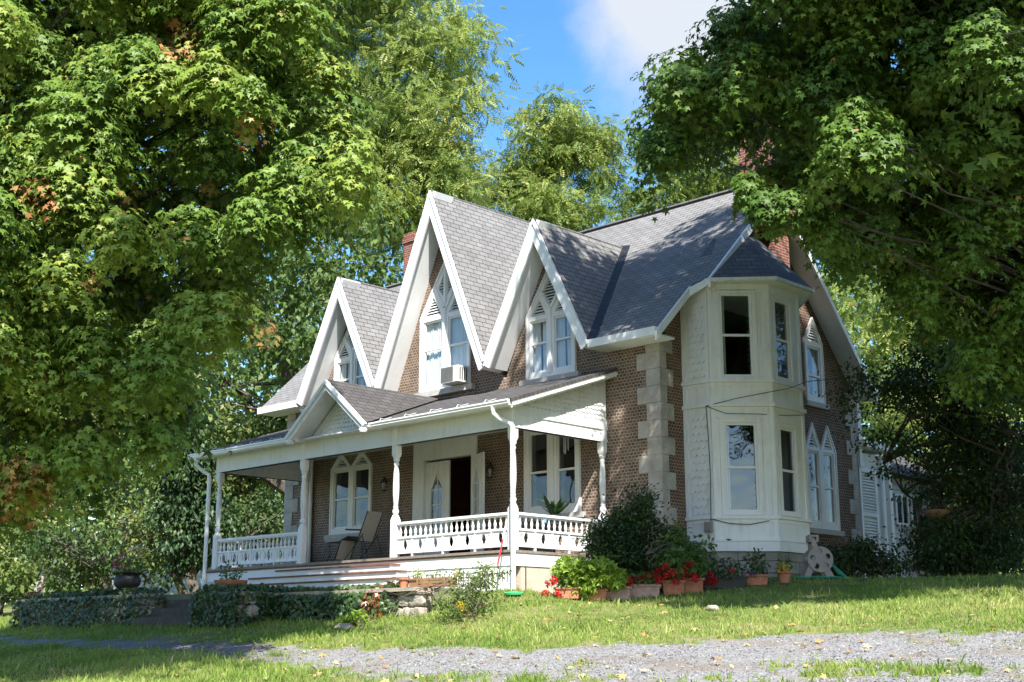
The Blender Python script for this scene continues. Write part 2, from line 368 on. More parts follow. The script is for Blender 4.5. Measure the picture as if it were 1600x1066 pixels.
for (o, a), cur in zip(W_UP, (('curtain', 1), ('curtain', .9), ('curtain', .9))):
    window(FR, o, a[0], a[1], cur, a[3], trim=a[2], mid=.56)
window(FR, pl[0], pl[1], pl[2], ('drape', .5), (-11.0, -9.06, .83, .95, .1), pane='glass_low')
window(FR, po, [rect(-3.72,-3.16,1.14,2.84), rect(-2.88,-2.34,1.14,2.84)], (), ('drape', .35), (-3.98,-2.08,.86,.98,.1), mid=.47, trim=[(-3.02,1.05,-3.02,2.9,.12)], pane='glass_low')

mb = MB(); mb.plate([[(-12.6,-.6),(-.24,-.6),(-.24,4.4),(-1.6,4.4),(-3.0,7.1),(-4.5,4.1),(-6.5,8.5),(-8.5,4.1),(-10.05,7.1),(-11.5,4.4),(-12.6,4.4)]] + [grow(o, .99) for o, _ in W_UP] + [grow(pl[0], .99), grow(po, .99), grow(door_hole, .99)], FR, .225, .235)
mb.build('dark_lining', M['dark'], house)  # dark sheet added to keep the rooms behind the panes looking unlit
# right gable wall
pr = pair(6.14, 1.36, .84, 2.74, .62)
us_o = gothic(6.05, .82, 3.86, 5.36, 5.98)
us = ([rect(5.76, 6.34, 4.0, 5.24)], [[(5.78,5.36),(6.32,5.36),(6.05,5.80)]])
bay_hole = rect(1.0, 3.6, .1, 5.5)
side_outer = [(0.22,-.9),(7.8,-.9),(7.8,4.45),(3.9,8.66),(0.22,4.9)]
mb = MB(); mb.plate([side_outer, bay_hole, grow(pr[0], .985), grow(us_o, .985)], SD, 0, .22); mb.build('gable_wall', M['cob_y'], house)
mb = MB(); mb.plate([[(.24,-.6),(7.6,-.6),(7.6,4.3),(3.9,8.3),(.24,4.6)], grow(bay_hole,.99), grow(pr[0], .99), grow(us_o, .99)], SD, .225, .235); mb.build('dark_lining', M['dark'], house)
window(SD, pr[0], pr[1], pr[2], ('curtain', .35), (5.36, 6.92, .72, .84, .1), pane='glass_low')
window(SD, us_o, us[0], us[1], ('curtain', .6), (5.55, 6.55, 3.74, 3.86, .1), mid=.42)
mb = MB(); mb.box(-12.85, -.0, 7.6, 7.8, -.9, 4.4); mb.build('rear_wall', M['cob_x'], house)
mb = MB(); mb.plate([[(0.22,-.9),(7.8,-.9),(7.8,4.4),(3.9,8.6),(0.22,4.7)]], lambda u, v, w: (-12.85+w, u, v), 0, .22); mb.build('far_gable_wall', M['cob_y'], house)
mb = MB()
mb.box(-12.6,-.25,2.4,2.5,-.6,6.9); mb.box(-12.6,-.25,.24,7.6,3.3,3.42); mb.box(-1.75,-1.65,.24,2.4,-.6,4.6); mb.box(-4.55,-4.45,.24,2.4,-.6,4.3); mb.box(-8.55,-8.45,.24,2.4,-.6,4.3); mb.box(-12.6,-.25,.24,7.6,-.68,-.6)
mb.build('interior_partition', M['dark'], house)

# quoins
def quoin(side_x, side_y, z0, z1, sx, sy):
    mb = MB(); z = z0; i = 0
    while z < z1-.05:
        h = min(.36, z1-z); a, b = (.58, .20) if i % 2 else (.34, .42)
        xs = sorted((side_x+sx*.03, side_x-sx*a)); ys = sorted((side_y+sy*.03, side_y-sy*b))
        mb.box(xs[0], xs[1], ys[0], ys[1], z+.004, z+h-.004); z += h; i += 1
    return mb.build('quoin', M['quoin'], house)
quoin(0, 0, -.86, 4.45, 1, -1); quoin(0, 7.8, -.86, 4.3, 1, 1); quoin(-12.85, 0, -.86, 4.5, -1, -1)

# roofs
def rz(y): return 4.55+.966*(y+.55)
def slab(mb, poly, top, off):
    mb.plate([poly], lambda u, v, w: tuple(np.array(top(u, v))+np.array(off)*w), 0, 1)
mfront = [(-13.42,-.55),(-11.7,-.55),(-10.05,2.62),(-8.5,-.62),(-6.62,3.86),(-6.38,3.86),(-4.5,-.62),(-3.0,2.62),(-1.34,-.55),(.41,-.55),(.41,.55),(.8,.72),(.8,3.9),(-13.42,3.9)]
mb = MB(); slab(mb, mfront, lambda x, y: (x, y, rz(y)), (0, 0, -.1)); roof = mb.build('roof', M['shingle_main'], house)
mb = MB(); rr = lambda x, y: (x, y, 8.85-1.1*(y-3.9))
slab(mb, [(-13.42,3.9),(.5,3.9),(.5,8.1),(-13.42,8.1)], rr, (0,0,-.1)); mb.build('roof', M['shingle_main'], house)
mb = MB(); mb.bar((-13.42,3.9,8.86), (.8,3.9,8.86), .2, .035); mb.build('ridge_cap', M['shingle_main'], roof)
def dormer(cx, hw, zf, za, back, through):
    parts = []
    for s in (-1, 1):
        n = np.array([s*(za-zf), 0, hw]); n = n/np.linalg.norm(n)
        P = {'A': (cx, -.6, za), 'F': (cx+s*hw, -.6, zf)}
        if through: pts = [P['A'], P['F'], (cx+s*.13, 3.9, 8.85), (cx+s*hw, 8.15, zf), (cx, 8.15, za)]
        else: pts = [P['A'], P['F'], (cx, back, za)]
        pts = [np.array(p)+n*.015 for p in pts]
        k = len(pts); q = pts + [p-n*.07 for p in pts]
        rb = MB(); rb.add(q, [tuple(range(k)), tuple(range(2*k-1, k-1, -1))] + [(i, (i+1) % k, k+(i+1) % k, k+i) for i in range(k)])
        dr = rb.build('gable_roof', M['shingle_gable'], house); parts.append(dr)
        # boxed white soffit under the overhang and the bargeboard along the verge
        d = np.array([s*hw, 0, zf-za]); L_ = np.linalg.norm(d); d = d/L_
        sb = MB(); a = np.array([cx, 0, za])-n*.075 ; b = np.array([cx+s*hw, 0, zf])-n*.075 - d*0.0
        V = []
        for yy in (-.585, .02):
            for p in (a, b): V += [(p[0], yy, p[2]), tuple((p-n*.11)[i] if i != 1 else yy for i in range(3))]
        sb.add(V, [(0,1,3,2),(4,6,7,5),(0,4,5,1),(2,3,7,6),(1,5,7,3),(0,2,6,4)]); sb.build('soffit', M['white'], dr)
        fb = MB(); a0 = np.array([cx, 0, za]); b0 = np.array([cx+s*hw, 0, zf])
        for t0, t1, y0, y1 in ((.005, .06, -.665, -.60), (.062, .25, -.64, -.59)):
            e = (za-zf)/hw*0
            pa, pb = a0-n*t0, b0-n*t0; qa, qb = a0-n*t1, b0-n*t1
            # mitre at the ridge: keep both boards on their own side of the centre line
            pa = pa+d*((cx-pa[0])/d[0]); qa = qa+d*((cx-qa[0])/d[0])
            V = [(p[0], yy, p[2]) for yy in (y0, y1) for p in (pa, pb, qb, qa)]
            fb.add(V, [(0,1,2,3),(7,6,5,4),(0,4,5,1),(1,5,6,2),(2,6,7,3),(3,7,4,0)])
        fb.build('bargeboard', M['white'], dr)
    return parts
dl = dormer(-10.05, 1.62, 4.47, 7.63, 2.66, False); dc = dormer(-6.5, 2.0, 4.44, 9.17, 0, True); dr_ = dormer(-3.0, 1.62, 4.47, 7.63, 2.66, False)
# dark tarred valley on the right gable
mb = MB(); mb.bar((-1.36,-.6,4.56), (-2.98,2.62,7.68), .26, .03, up=(.3,-.5,1)); mb.build('valley_flashing', M['flash'], roof)
# eaves: fascia and gutter boards left and right
for x0, x1 in ((-13.42,-11.66), (-1.40,.41)):
    mb = MB(); mb.box(x0, x1, -.66, -.55, 4.36, 4.535); mb.box(x0, x1, -.55, 0.0, 4.36, 4.40); mb.build('eave_fascia', M['white'], roof)
# verge boards of the right gable end
mb = MB()
def verge(y0, z0, y1, z1, x, h=.2, t=.05): mb.add([(x,y0,z0-h),(x+t,y0,z0-h),(x+t,y0,z0),(x,y0,z0),(x,y1,z1-h),(x+t,y1,z1-h),(x+t,y1,z1),(x,y1,z1)], [(0,1,2,3),(7,6,5,4),(0,4,5,1),(1,5,6,2),(2,6,7,3),(3,7,4,0)])
verge(-.66, rz(-.66)-.01, .56, rz(.56)-.01, .41); verge(.70, rz(.70)-.01, 3.9, 8.84, .8, .21, .07); verge(3.9, 8.84, 8.1, 8.85-1.1*4.2-.01, .5, .17)
mb.add([(.41,.5,rz(.5)-.02),(.46,.5,rz(.5)-.02),(.85,.72,rz(.72)-.02),(.8,.72,rz(.72)-.02),(.41,.5,rz(.5)-.2),(.46,.5,rz(.5)-.2),(.85,.72,rz(.72)-.16),(.8,.72,rz(.72)-.16)], [(0,1,2,3),(7,6,5,4),(0,4,5,1),(1,5,6,2),(2,6,7,3),(3,7,4,0)])
mb.build('verge_board', M['white'], roof)
mb = MB()
for y0, y1, x, f in ((-.6,.55,.41,rz), (.7,3.88,.8,rz), (3.92,8.05,.5,lambda y: 8.85-1.1*(y-3.9))):
    z0, z1 = f(y0)-.13, f(y1)-.13
    mb.add([(.0,y0,z0),(x,y0,z0),(x,y1,z1),(.0,y1,z1),(.0,y0,z0-.03),(x,y0,z0-.03),(x,y1,z1-.03),(.0,y1,z1-.03)], [(0,1,2,3),(7,6,5,4),(0,4,5,1),(1,5,6,2),(2,6,7,3),(3,7,4,0)])
mb.build('verge_soffit', M['white'], roof)
# chimneys
def chimney(x, y, wx, wy, z0, z1):
    mb = MB(); mb.box(x-wx/2, x+wx/2, y-wy/2, y+wy/2, z0, z1-.3); mb.box(x-wx/2-.04, x+wx/2+.04, y-wy/2-.04, y+wy/2+.04, z1-.3, z1-.14); mb.box(x-wx/2-.01, x+wx/2+.01, y-wy/2-.01, y+wy/2+.01, z1-.14, z1)
    mb.build('chimney', M['red_brick'], roof)
chimney(.02, 3.95, .62, .6, 8.3, 10.5); chimney(-12.2, 3.9, .46, .42, 8.3, 10.3)
mb = MB(); mb.box(.0, .3, 4.05, 4.75, 4, 8.2); mb.build('chimney_breast', M['red_brick'], house)

# ------------------------------------------------------------------ the bay
FPT = [(0,.80),(.69,.80),(1.60,1.72),(1.60,2.88),(.69,3.80),(0,3.80)]
def off_poly(o):
    P = [np.array(p) for p in FPT]; out = []
    nrm = []
    for i in range(len(P)-1):
        d = P[i+1]-P[i]; n = np.array([d[1], -d[0]]); nrm.append(n/np.linalg.norm(n))
    for i, p in enumerate(P):
        if i == 0: out.append(p+nrm[0]*o)
        elif i == len(P)-1: out.append(p+nrm[-1]*o)
        else:
            b = nrm[i-1]+nrm[i]; b = b/(b@b)*2; out.append(p+b*o)
    return [tuple(q) for q in out]
bay = None
def band(name, o, z0, z1, mat, par):
    P = off_poly(o); k = len(P); mb = MB(); mb.add([(x,y,z0) for x, y in P]+[(x,y,z1) for x, y in P], [tuple(range(k)), tuple(range(2*k-1,k-1,-1))]+[(i,(i+1)%k,k+(i+1)%k,k+i) for i in range(k)])
    return mb.build(name, mat, par)
def facet(i):
    P = np.array(FPT[i]); Q = np.array(FPT[i+1]); L_ = np.linalg.norm(Q-P); d = (Q-P)/L_; n = np.array([d[1], -d[0]])
    return L_, (lambda u, v, w, P=P, d=d, n=n: (P[0]+d[0]*u-n[0]*w, P[1]+d[1]*u-n[1]*w, v))
band('bay_foundation', -.05, -.95, .05, M['foundation'], house)
bay_body = MB()
L0, f0 = facet(0); L1, f1 = facet(1); L2, f2 = facet(2); L3, f3 = facet(3); L4, f4 = facet(4)
W1 = [rect(.25,.93,.83,2.68), rect(.25,.93,3.64,5.45)]; W2 = [rect(.2,.78,.83,2.62), rect(.2,.78,3.64,5.38)]
bay_body.plate([rect(0,L0,.05,5.72)], f0, 0, .1); bay_body.plate([rect(0,L1,.05,5.72)]+W1, f1, 0, .1); bay_body.plate([rect(0,L2,.05,5.72)]+W2, f2, 0, .1)
bay_body.plate([rect(0,L3,.05,5.72)], f3, 0, .1); bay_body.plate([rect(0,L4,.05,5.72)], f4, 0, .1)
bay = bay_body.build('bay', M['white_old'], house)
for z0, z1, o in ((.05,.25,.035),(.25,.29,.06),(.70,.76,.07),(3.02,3.10,.07),(3.53,3.60,.07),(5.50,5.72,.03)): band('bay_belt', o, z0, z1, M['white_old'], bay)
# raised stiles and rails that leave sunk panels, pilaster strips beside the windows
mb = MB()
for (L_, f), wins in (((L0,f0),[]), ((L1,f1),W1), ((L2,f2),W2)):
    for z0, z1 in ((.29,.70),(3.10,3.53)):
        mb.plate([rect(0,L_,z0,z1), rect(.1,L_-.1,z0+.08,z1-.08)], f, -.018, -.001)
    for z0, z1 in ((.76,3.02),(3.60,5.50)):
        mb.plate([rect(0,.09,z0,z1)], f, -.028, -.001); mb.plate([rect(L_-.09,L_,z0,z1)], f, -.028, -.001)
        if not wins: mb.plate([rect(.09,L_-.09,z1-.16,z1)], f, -.02, -.001)
for L_, f, wins in ((L1,f1,W1),(L2,f2,W2)):
    for w_ in wins:
        a, b, c, d = w_[0][0], w_[1][0], w_[0][1], w_[2][1]
        mb.plate([rect(a-.09,b+.09,c-.05,d+.08), rect(a,b,c,d)], f, -.03, -.002)
        mb.plate([rect(a-.13,b+.13,d+.08,d+.12)], f, -.05, -.002)
    if L_ == L1:
        for z0, z1 in ((.76,3.02),(3.60,5.50)): mb.plate([rect(1.05,1.09,z0+.05,z1-.05)], f, -.02, -.001)
mb.build('bay_panel', M['white_old'], bay)
# fish-scale shingles
def scales(mb, poly, fm, w=.13, row=.115, w0=-.004):
    us = [p[0] for p in poly]; vs_ = [p[1] for p in poly]
    def inside(u, v):
        c = False; j = len(poly)-1
        for i in range(len(poly)):
            if (poly[i][1] > v) != (poly[j][1] > v) and u < (poly[j][0]-poly[i][0])*(v-poly[i][1])/(poly[j][1]-poly[i][1])+poly[i][0]: c = not c
            j = i
        return c
    r = 0; v = min(vs_)
    while v < max(vs_):
        u = min(us)+(w/2 if r % 2 else 0)
        while u < max(us)+w:
            if inside(u, v+.02) and inside(u-w*.4, v+.05) and inside(u+w*.4, v+.05):
                q = [(u-w/2, v+row*1.05), (u-w/2, v+w*.5)] + [(u-w/2*math.cos(a), v+w*.5-w*.5*math.sin(a)) for a in np.linspace(.35, math.pi-.35, 6)] + [(u+w/2, v+w*.5), (u+w/2, v+row*1.05)]
                t = w0-.030
                n = len(q); mb.add([fm(x, y, t+.024*(y-v)/row) for x, y in q]+[fm(x, y, w0) for x, y in q], [tuple(range(n))]+[(i, (i+1) % n, n+(i+1) % n, n+i) for i in range(n)])
            u += w
        v += row; r += 1
for z0, z1 in ((.80,2.84),(3.66,5.30)):
    mb = MB(); scales(mb, rect(.11, L0-.1, z0, z1), f0, w=.14, row=.15); mb.build('scallop_shingle', M['white_old'], bay)
def bay_window(f, q):
    a, b, c, d = q[0][0], q[1][0], q[0][1], q[2][1]; mb = MB()
    mb.plate([q, rect(a+.05,b-.05,c+.06,d-.05)], f, .0, .07); zm = c+(d-c)*.5
    mb.plate([rect(a+.04,b-.04,zm-.025,zm+.025)], f, .008, .06)
    win = mb.build('bay_window', M['white_old'], bay)
    MB().plate([q], f, .045, None).build('pane', M['glass_low'], win)
    cb = MB(); n = 14
    for s0, s1 in ((a-.02, a+.13),):
        P = []
        for i in range(n+1):
            u = s0+(s1-s0)*i/n; P += [f(u, c, .17+.02*math.sin(i*2.1)), f(u, d, .16)]
        cb.add(P, [(2*i,2*i+2,2*i+3,2*i+1) for i in range(n)])
    cb.build('curtain', M['curtain'], win, recalc=False)
for q in W1: bay_window(f1, q)
for q in W2: bay_window(f2, q)
band('bay_floor', -.12, 3.05, 3.15, M['dark'], bay)
# bay eaves and hipped roof against the gable wall
mb = MB(); SP = [(0,.74),(.84,.74),(1.89,1.60),(1.89,3.0),(.81,4.09),(0,4.09)]
mb.add([(x,y,5.65) for x, y in SP]+[(x,y,5.715) for x, y in SP], [tuple(range(6)), tuple(range(11,5,-1))]+[(i,(i+1)%6,6+(i+1)%6,6+i) for i in range(6)]); mb.build('bay_soffit', M['white_old'], bay)
E1 = [(0,.70),(.86,.70),(1.93,1.58),(1.93,3.02),(.83,4.13),(0,4.13)]; apex = [(.02,1.75),(.02,2.85)]
mb = MB()
B = [(x,y,5.73) for x, y in E1]; T = [(.02,2.05,7.08),(.75,2.2,7.08),(.75,2.7,7.08),(.02,3.0,7.08)]
V = B+T; mb.add(V, [(0,1,6),(1,2,7,6),(2,3,8,7),(3,4,9,8),(4,5,9),(6,7,8,9),(0,5,4,3,2,1)]); mb.build('bay_roof', M['shingle_bay'], bay)
mb = MB()
for i in range(5): mb.bar((*E1[i],5.70), (*E1[i+1],5.70), .03, .07)
mb.build('bay_fascia', M['white_old'], bay)
# ------------------------------------------------------------------ porch (part of the house)
PX0, PX1, PY = -11.95, -1.38, -2.97
mb = MB(); mb.box(PX0, PX1, PY-.04, .0, -.05, 0); mb.build('porch_floor', M['floor'], house)
mb = MB(); mb.box(PX0+.02, PX1-.02, PY, PY+.05, -.30, -.05); mb.box(PX1-.07, PX1-.02, PY+.05, -.01, -.30, -.05); mb.box(PX0+.02, PX0+.07, PY+.05, -.01, -.30, -.05); mb.build('porch_fascia', M['white'], house)
mb = MB(); mb.box(PX0+.03, PX1-.03, PY-.022, PY-.002, -.085, -.052); mb.build('floor_edge', M['tread'], house)
mb = MB(); mb.box(-1.62, PX1-.04, PY+.28, -.02, -1.2, -.302); mb.build('porch_foundation', M['concrete'], house)
def skirt(x0, x1, z0=-.92, z1=-.302):
    mb = MB(); n = round((x1-x0)/.135); p = (x1-x0)/n
    mb.box(x0, x1, PY+.02, PY+.05, z1-.05, z1); mb.box(x0, x1, PY+.02, PY+.05, z0, z0+.30)
    for i in range(n):
        a = x0+i*p
        mb.box(a+.026, a+p-.026, PY+.015, PY+.045, z0+.28, z1-.04)
        mb.plate([[(a+p-.026,z1-.05),(a+p+.026,z1-.05),(a+p+.026,z1-.115),(a+p,z1-.075),(a+p-.026,z1-.115)]], lambda u, v, w: (u, PY+.02+w, v), 0, .02)
    mb.box(x0, x0+.03, PY+.01, PY+.05, z0, z1); mb.box(x1-.03, x1, PY+.01, PY+.05, z0, z1)
    return mb.build('porch_skirt', M['white'], house)
skirt(-4.55, -1.40); skirt(-11.93, -8.75)
mb = MB(); mb.box(-11.9, -1.42, PY+.4, PY+.43, -1.1, -.31); mb.build('under_porch', M['dark'], house)  # dark sheet standing in for the shade below the porch boards
# posts: square foot, turned shaft, square head
POSTS = [-11.75, -8.27, -5.0, -1.5]
prof = [(-.098,0),(-.098,.80),(-.06,.90),(.052,.91),(.075,.95),(.078,.99),(.056,1.03),(.05,1.05),(.066,1.07),(.05,1.09),(.052,1.12),(.074,1.36),(.076,1.5),(.066,1.8),(.05,1.96),(.066,1.99),(.066,2.01),(.048,2.04),(.075,2.08),(.078,2.10),(-.06,2.12),(-.098,2.2),(-.098,2.80)]
def post(x, y, z0=0):
    mb = MB(); mb.lathe([((r*.93 if r > 0 else r*.90), z) for r, z in prof], (x, y, z0), 16); return mb.build('porch_post', M['white'], house, smooth=True)
for x in POSTS: post(x, PY+.14)
post(-1.5, -.11); post(-11.75, -.11)
# railings
def railing(a, b, fm):
    """fm(u, v, w): u along the rail, v up, w across"""
    L_ = b-a; n = max(1, round(L_/.47)); m = L_/n
    mb = MB()
    mb.plate([rect(a,b,.69,.74)], fm, -.055, .055); mb.plate([rect(a,b,.66,.692)], fm, -.03, .03)
    mb.plate([rect(a,b,.39,.43)], fm, -.04, .04); mb.plate([rect(a,b,.075,.11)], fm, -.035, .035)
    holes = []
    for i in range(n):
        c = a+m*(i+.5)
        holes.append([(c, .125), (c+.05, .18), (c+.072, .25), (c+.05, .32), (c, .375), (c-.05, .32), (c-.072, .25), (c-.05, .18)])
        for s in (-1, 1):
            q = [(c+s*.165+s*.06*math.cos(t), .25+.095*math.sin(t)) for t in np.linspace(math.pi*.62, math.pi*1.38, 6)]
            q += [(c+s*.17+s*.025*math.cos(t), .25+.085*math.sin(t)) for t in np.linspace(math.pi*1.32, math.pi*.68, 5)]
            holes.append(q)
        if i: mb.plate([rect(c-m/2-.02, c-m/2+.02, .11, .39)], fm, -.03, .03)
    mb.plate([rect(a,b,.10,.40)] + holes, fm, -.016, .016)
    for i in range(n):
        if i % 2: mb.plate([rect(a+m*(i)-.02, a+m*(i)+.02, 0, .08)], fm, -.03, .03)
    r = mb.build('porch_railing', M['white'], house)
    bb = MB(); k = n*3
    for i in range(k):
        u = a+L_*(i+.5)/k; c = fm(u, 0, 0)
        bb.lathe([(.026,.43),(.026,.455),(.015,.46),(.022,.475),(.03,.51),(.03,.535),(.017,.585),(.014,.60),(.022,.61),(.014,.62),(.019,.64),(.026,.645),(.026,.665)], (c[0], c[1], 0), 8)
    bb.build('baluster', M['white'], r, smooth=True, kind=None)
    return r
ff = lambda u, v, w: (u, PY+.14+w, v)
railing(-11.65, -8.37, ff); railing(-4.9, -1.6, ff)
railing(PY+.25, -.21, lambda u, v, w: (-1.5+w, u, v)); railing(PY+.25, -.21, lambda u, v, w: (-11.75+w, u, v))
# beams
mb = MB()
BY0, BY1 = PY+.07, PY+.21
mb.box(-11.85, -1.4, BY0, BY1, 2.40, 2.86); mb.box(-11.86, -1.39, BY0-.03, BY1+.02, 2.40, 2.46); mb.box(-11.86,-1.39, BY0-.05, BY0, 2.78, 2.86)
for x in (-1.5, -11.75):
    mb.box(x-.07, x+.07, BY1, -.02, 2.40, 2.86); mb.box(x-.09, x+.09, BY1, -.02, 2.40, 2.455); mb.box(x-.095, x+.095, BY1, -.02, 2.66, 2.72)
mb.build('porch_beam', M['white_old'], house)
mb = MB(); mb.box(-11.7, -1.55, BY1, .0, 2.98, 3.02); mb.build('porch_ceiling', M['white_old'], house)
def pz(y): return 2.89+.335*(y+3.28)
# shed roof with a slightly ragged verge, cut where the portico roof stands
mb = MB(); slab(mb, [(-12.45,-3.28),(-8.12,-3.28),(-6.75,-.02),(-5.38,-3.28),(-1.12,-3.28),(-1.12,-.01),(-12.45,-.01)], lambda x, y: (x, y, pz(y)), (0,0,-.07))
proof = mb.build('porch_roof', M['shingle_porch'], house)
M['peel'] = pbr('peeling_white_paint', (.30,.27,.22), .8, 0, 26, bump=.004, col2=(.78,.78,.75), lo=.34, hi=.42)
for x0, x1 in ((-1.22,-1.14),(-12.43,-12.35)):
    mb = MB()
    for t0, t1, k in ((-.075,-.19,0),(-.1,-.15,.03)):
        mb.add([(x0-k,-3.22,pz(-3.22)+t0),(x1+k,-3.22,pz(-3.22)+t0),(x1+k,-.01,pz(-.01)+t0),(x0-k,-.01,pz(-.01)+t0),(x0-k,-3.22,pz(-3.22)+t1),(x1+k,-3.22,pz(-3.22)+t1),(x1+k,-.01,pz(-.01)+t1),(x0-k,-.01,pz(-.01)+t1)], [(0,1,2,3),(7,6,5,4),(0,4,5,1),(1,5,6,2),(2,6,7,3),(3,7,4,0)])
    mb.build('porch_verge_board', M['peel'], proof)
mb = MB(); mb.box(-12.4,-1.2,-3.2,BY0,2.80,2.83); mb.build('eave_board', M['white_old'], proof)
# infill panels at the ends, dressed with scallop shingles
tri = [(-2.80,2.86),(-.02,2.86),(-.02,3.80),(-2.80,2.92)]
for x, s in ((-1.45, 1), (-11.8, -1)):
    fm = (lambda u, v, w, x=x, s=s: (x-s*w, u, v))
    ends = MB(); ends.plate([tri], fm, 0, .05); scales(ends, [(-2.75,2.86),(-.06,2.86),(-.06,3.74),(-2.75,2.9)], fm, w=.12, row=.10); ends.build('scallop_shingle', M['white_old'], house)

# portico gable
PCX, PHW, PZF, PZA = -6.75, 1.42, 2.86, 4.0
fmP = lambda u, v, w: (u, -2.93+w, v)
mb = MB(); t3 = [(PCX-1.2,2.86),(PCX+1.2,2.86),(PCX,3.80)]; mb.plate([t3], fmP, 0, .05); scales(mb, [(PCX-1.12,2.87),(PCX+1.12,2.87),(PCX,3.72)], fmP, w=.12, row=.10); mb.build('scallop_shingle', M['white_old'], house)
for s in (-1, 1):
    n = np.array([s*(PZA-PZF), 0, PHW]); n = n/np.linalg.norm(n)
    pts = [np.array(p, float)+n*.03 for p in ((PCX,-3.42,PZA),(PCX+s*PHW,-3.42,PZF),(PCX,-.02,PZA))]
    q = pts+[p-n*.07 for p in pts]; rb = MB(); rb.add(q, [(0,1,2),(5,4,3),(0,1,4,3),(1,2,5,4),(2,0,3,5)])
    pr_ = rb.build('portico_roof', M['shingle_portico'], house)
    d = np.array([s*PHW, 0, PZF-PZA]); d = d/np.linalg.norm(d); a0 = np.array([PCX,0,PZA]); b0 = np.array([PCX+s*(PHW+.02),0,PZF-.016])
    fb = MB()
    for t0, t1, y0, y1 in ((-.005,.07,-3.50,-3.42),(.07,.17,-3.46,-3.40)):
        pa, pb = a0-n*t0, b0-n*t0; qa, qb = a0-n*t1, b0-n*t1; pa = pa+d*((PCX-pa[0])/d[0]); qa = qa+d*((PCX-qa[0])/d[0])
        fb.add([(p[0],yy,p[2]) for yy in (y0,y1) for p in (pa,pb,qb,qa)], [(0,1,2,3),(7,6,5,4),(0,4,5,1),(1,5,6,2),(2,6,7,3),(3,7,4,0)])
    # carved foot of the bargeboard
    c = b0-n*.1; fb.lathe([(.0,-.04),(.08,-.03),(.1,.02),(.06,.08),(.0,.1)], (c[0]-s*.06, -3.43, c[2]-.06), 10)
    fb.build('portico_bargeboard', M['white_old'], pr_)
    sb = MB(); V = []
    for yy in (-3.40, -2.88):
        for p in (a0, b0):
            V += [tuple(np.array([p[0],yy,p[2]])-n*.05), tuple(np.array([p[0],yy,p[2]])-n*.10)]
    sb.add(V, [(0,1,3,2),(4,6,7,5),(0,4,5,1),(2,3,7,6),(1,5,7,3),(0,2,6,4)]); sb.build('portico_soffit', M['white_old'], pr_)
# gutters and downpipes
def gutter(x0, x1):
    pr2 = [(0,0),(-.10,.0),(-.13,.04),(-.13,.075),(-.15,.09),(-.15,.12),(-.135,.12),(-.115,.06),(-.09,.02),(-.012,.02),(-.012,.12),(0,.12)]
    mb = MB(); mb.plate([[(y, z) for y, z in pr2]], lambda u, v, w: (x0+w*(x1-x0), -3.20+u, 2.76+v), 0, 1)
    for x in (x0, x1): mb.plate([[(0,0),(-.10,0),(-.13,.04),(-.15,.1),(-.15,.12),(0,.12)]], lambda u, v, w: (x+w, -3.20+u, 2.76+v), -.004, .004)
    mb.build('gutter', M['gutter'], proof)
gutter(-12.5, -8.05); gutter(-5.42, -1.16)
mb = MB()
for i in range(14):
    x = -12.2+i*.8
    if -8.1 < x < -5.4: continue
    mb.tube([(x,-3.34,2.88),(x,-3.30,2.94),(x,-3.2,pz(-3.2)+.02),(x,-3.0,pz(-3.0)+.015)], .006, 5)
mb.build('gutter_strap', M['gutter'], proof)
mb = MB()
mb.tube([(-1.62,-3.28,2.78),(-1.62,-3.26,2.66),(-1.55,-3.16,2.55),(-1.36,-3.04,2.45),(-1.325,-3.02,2.38),(-1.325,-3.02,2.2),(-1.325,-3.0,-.75),(-1.3,-3.08,-.84)], .052, 10); mb.build('downpipe', M['gutter'], house, smooth=True)
mb = MB(); mb.tube([(-12.2,-3.28,2.78),(-12.2,-3.26,2.6),(-12.1,-3.12,2.45),(-11.98,-3.02,2.36),(-11.95,-3.02,2.2),(-11.95,-3.02,-.75)], .05, 10); mb.build('downpipe', M['gutter'], house, smooth=True)
mb = MB(); mb.tube([(-11.63,-.5,4.3),(-11.63,-.3,4.1),(-11.63,-.09,3.9),(-11.63,-.09,0.05)], .05, 10); mb.build('downpipe', M['gutter'], house, smooth=True)
# steps: three brown treads on white risers, each one wider
for k, (x0, x1) in enumerate(((-8.62,-4.66),(-9.25,-4.12),(-9.9,-4.0))):
    z = -.145-.165*k; y1 = PY-.01-.29*k; y0 = y1-.29
    mb = MB(); mb.box(x0, x1, y0+.02, y1+.02, z-.19, z-.035); st = mb.build('step', M['white'], house)
    MB().box(x0-.03, x1+.03, y0-.015, y1-.002, z-.034, z).build('tread', M['tread'], st)

# front door: frame, one closed leaf, the other standing open
mb = MB(); mb.plate([rect(-7.62,-5.40,0,3.0), rect(-7.25,-5.58,.04,2.55)], FR, -.04, .16)
mb.plate([rect(-7.24,-5.6,2.56,2.95)], FR, -.05, -.03)
door = mb.build('door', M['white_old'], house)
def leaf(fm):
    g = [(.22,.75),(.62,.75),(.62,1.83),(.42,2.22),(.22,1.83)]
    mb = MB(); mb.plate([rect(0,.84,.05,2.5), g], fm, 0, .045); mb.plate([rect(.1,.74,.18,.62), rect(.16,.68,.24,.56)], fm, -.015, -.001)
    gi = [(.17,.69),(.67,.69),(.67,1.86),(.42,2.31),(.17,1.86)]; mb.plate([gi, g], fm, -.022, -.001)
    mb.plate([rect(.406,.434,.76,2.2)], fm, .004, .04)
    for z in (1.11,1.47,1.83): mb.plate([rect(.215,.625,z-.014,z+.014)], fm, .006, .038)
    lf = mb.build('door_leaf', M['white_old'], door); MB().plate([g], fm, .022, None).build('pane', M['glass'], lf)
    k = MB(); c = fm(.79,1.05,-.05); k.lathe([(0,-.03),(.03,-.02),(.03,.02),(0,.03)], c, 8); k.build('handle', M['tread'], lf)
leaf(lambda u, v, w: (-7.24+u, .03+w, v))
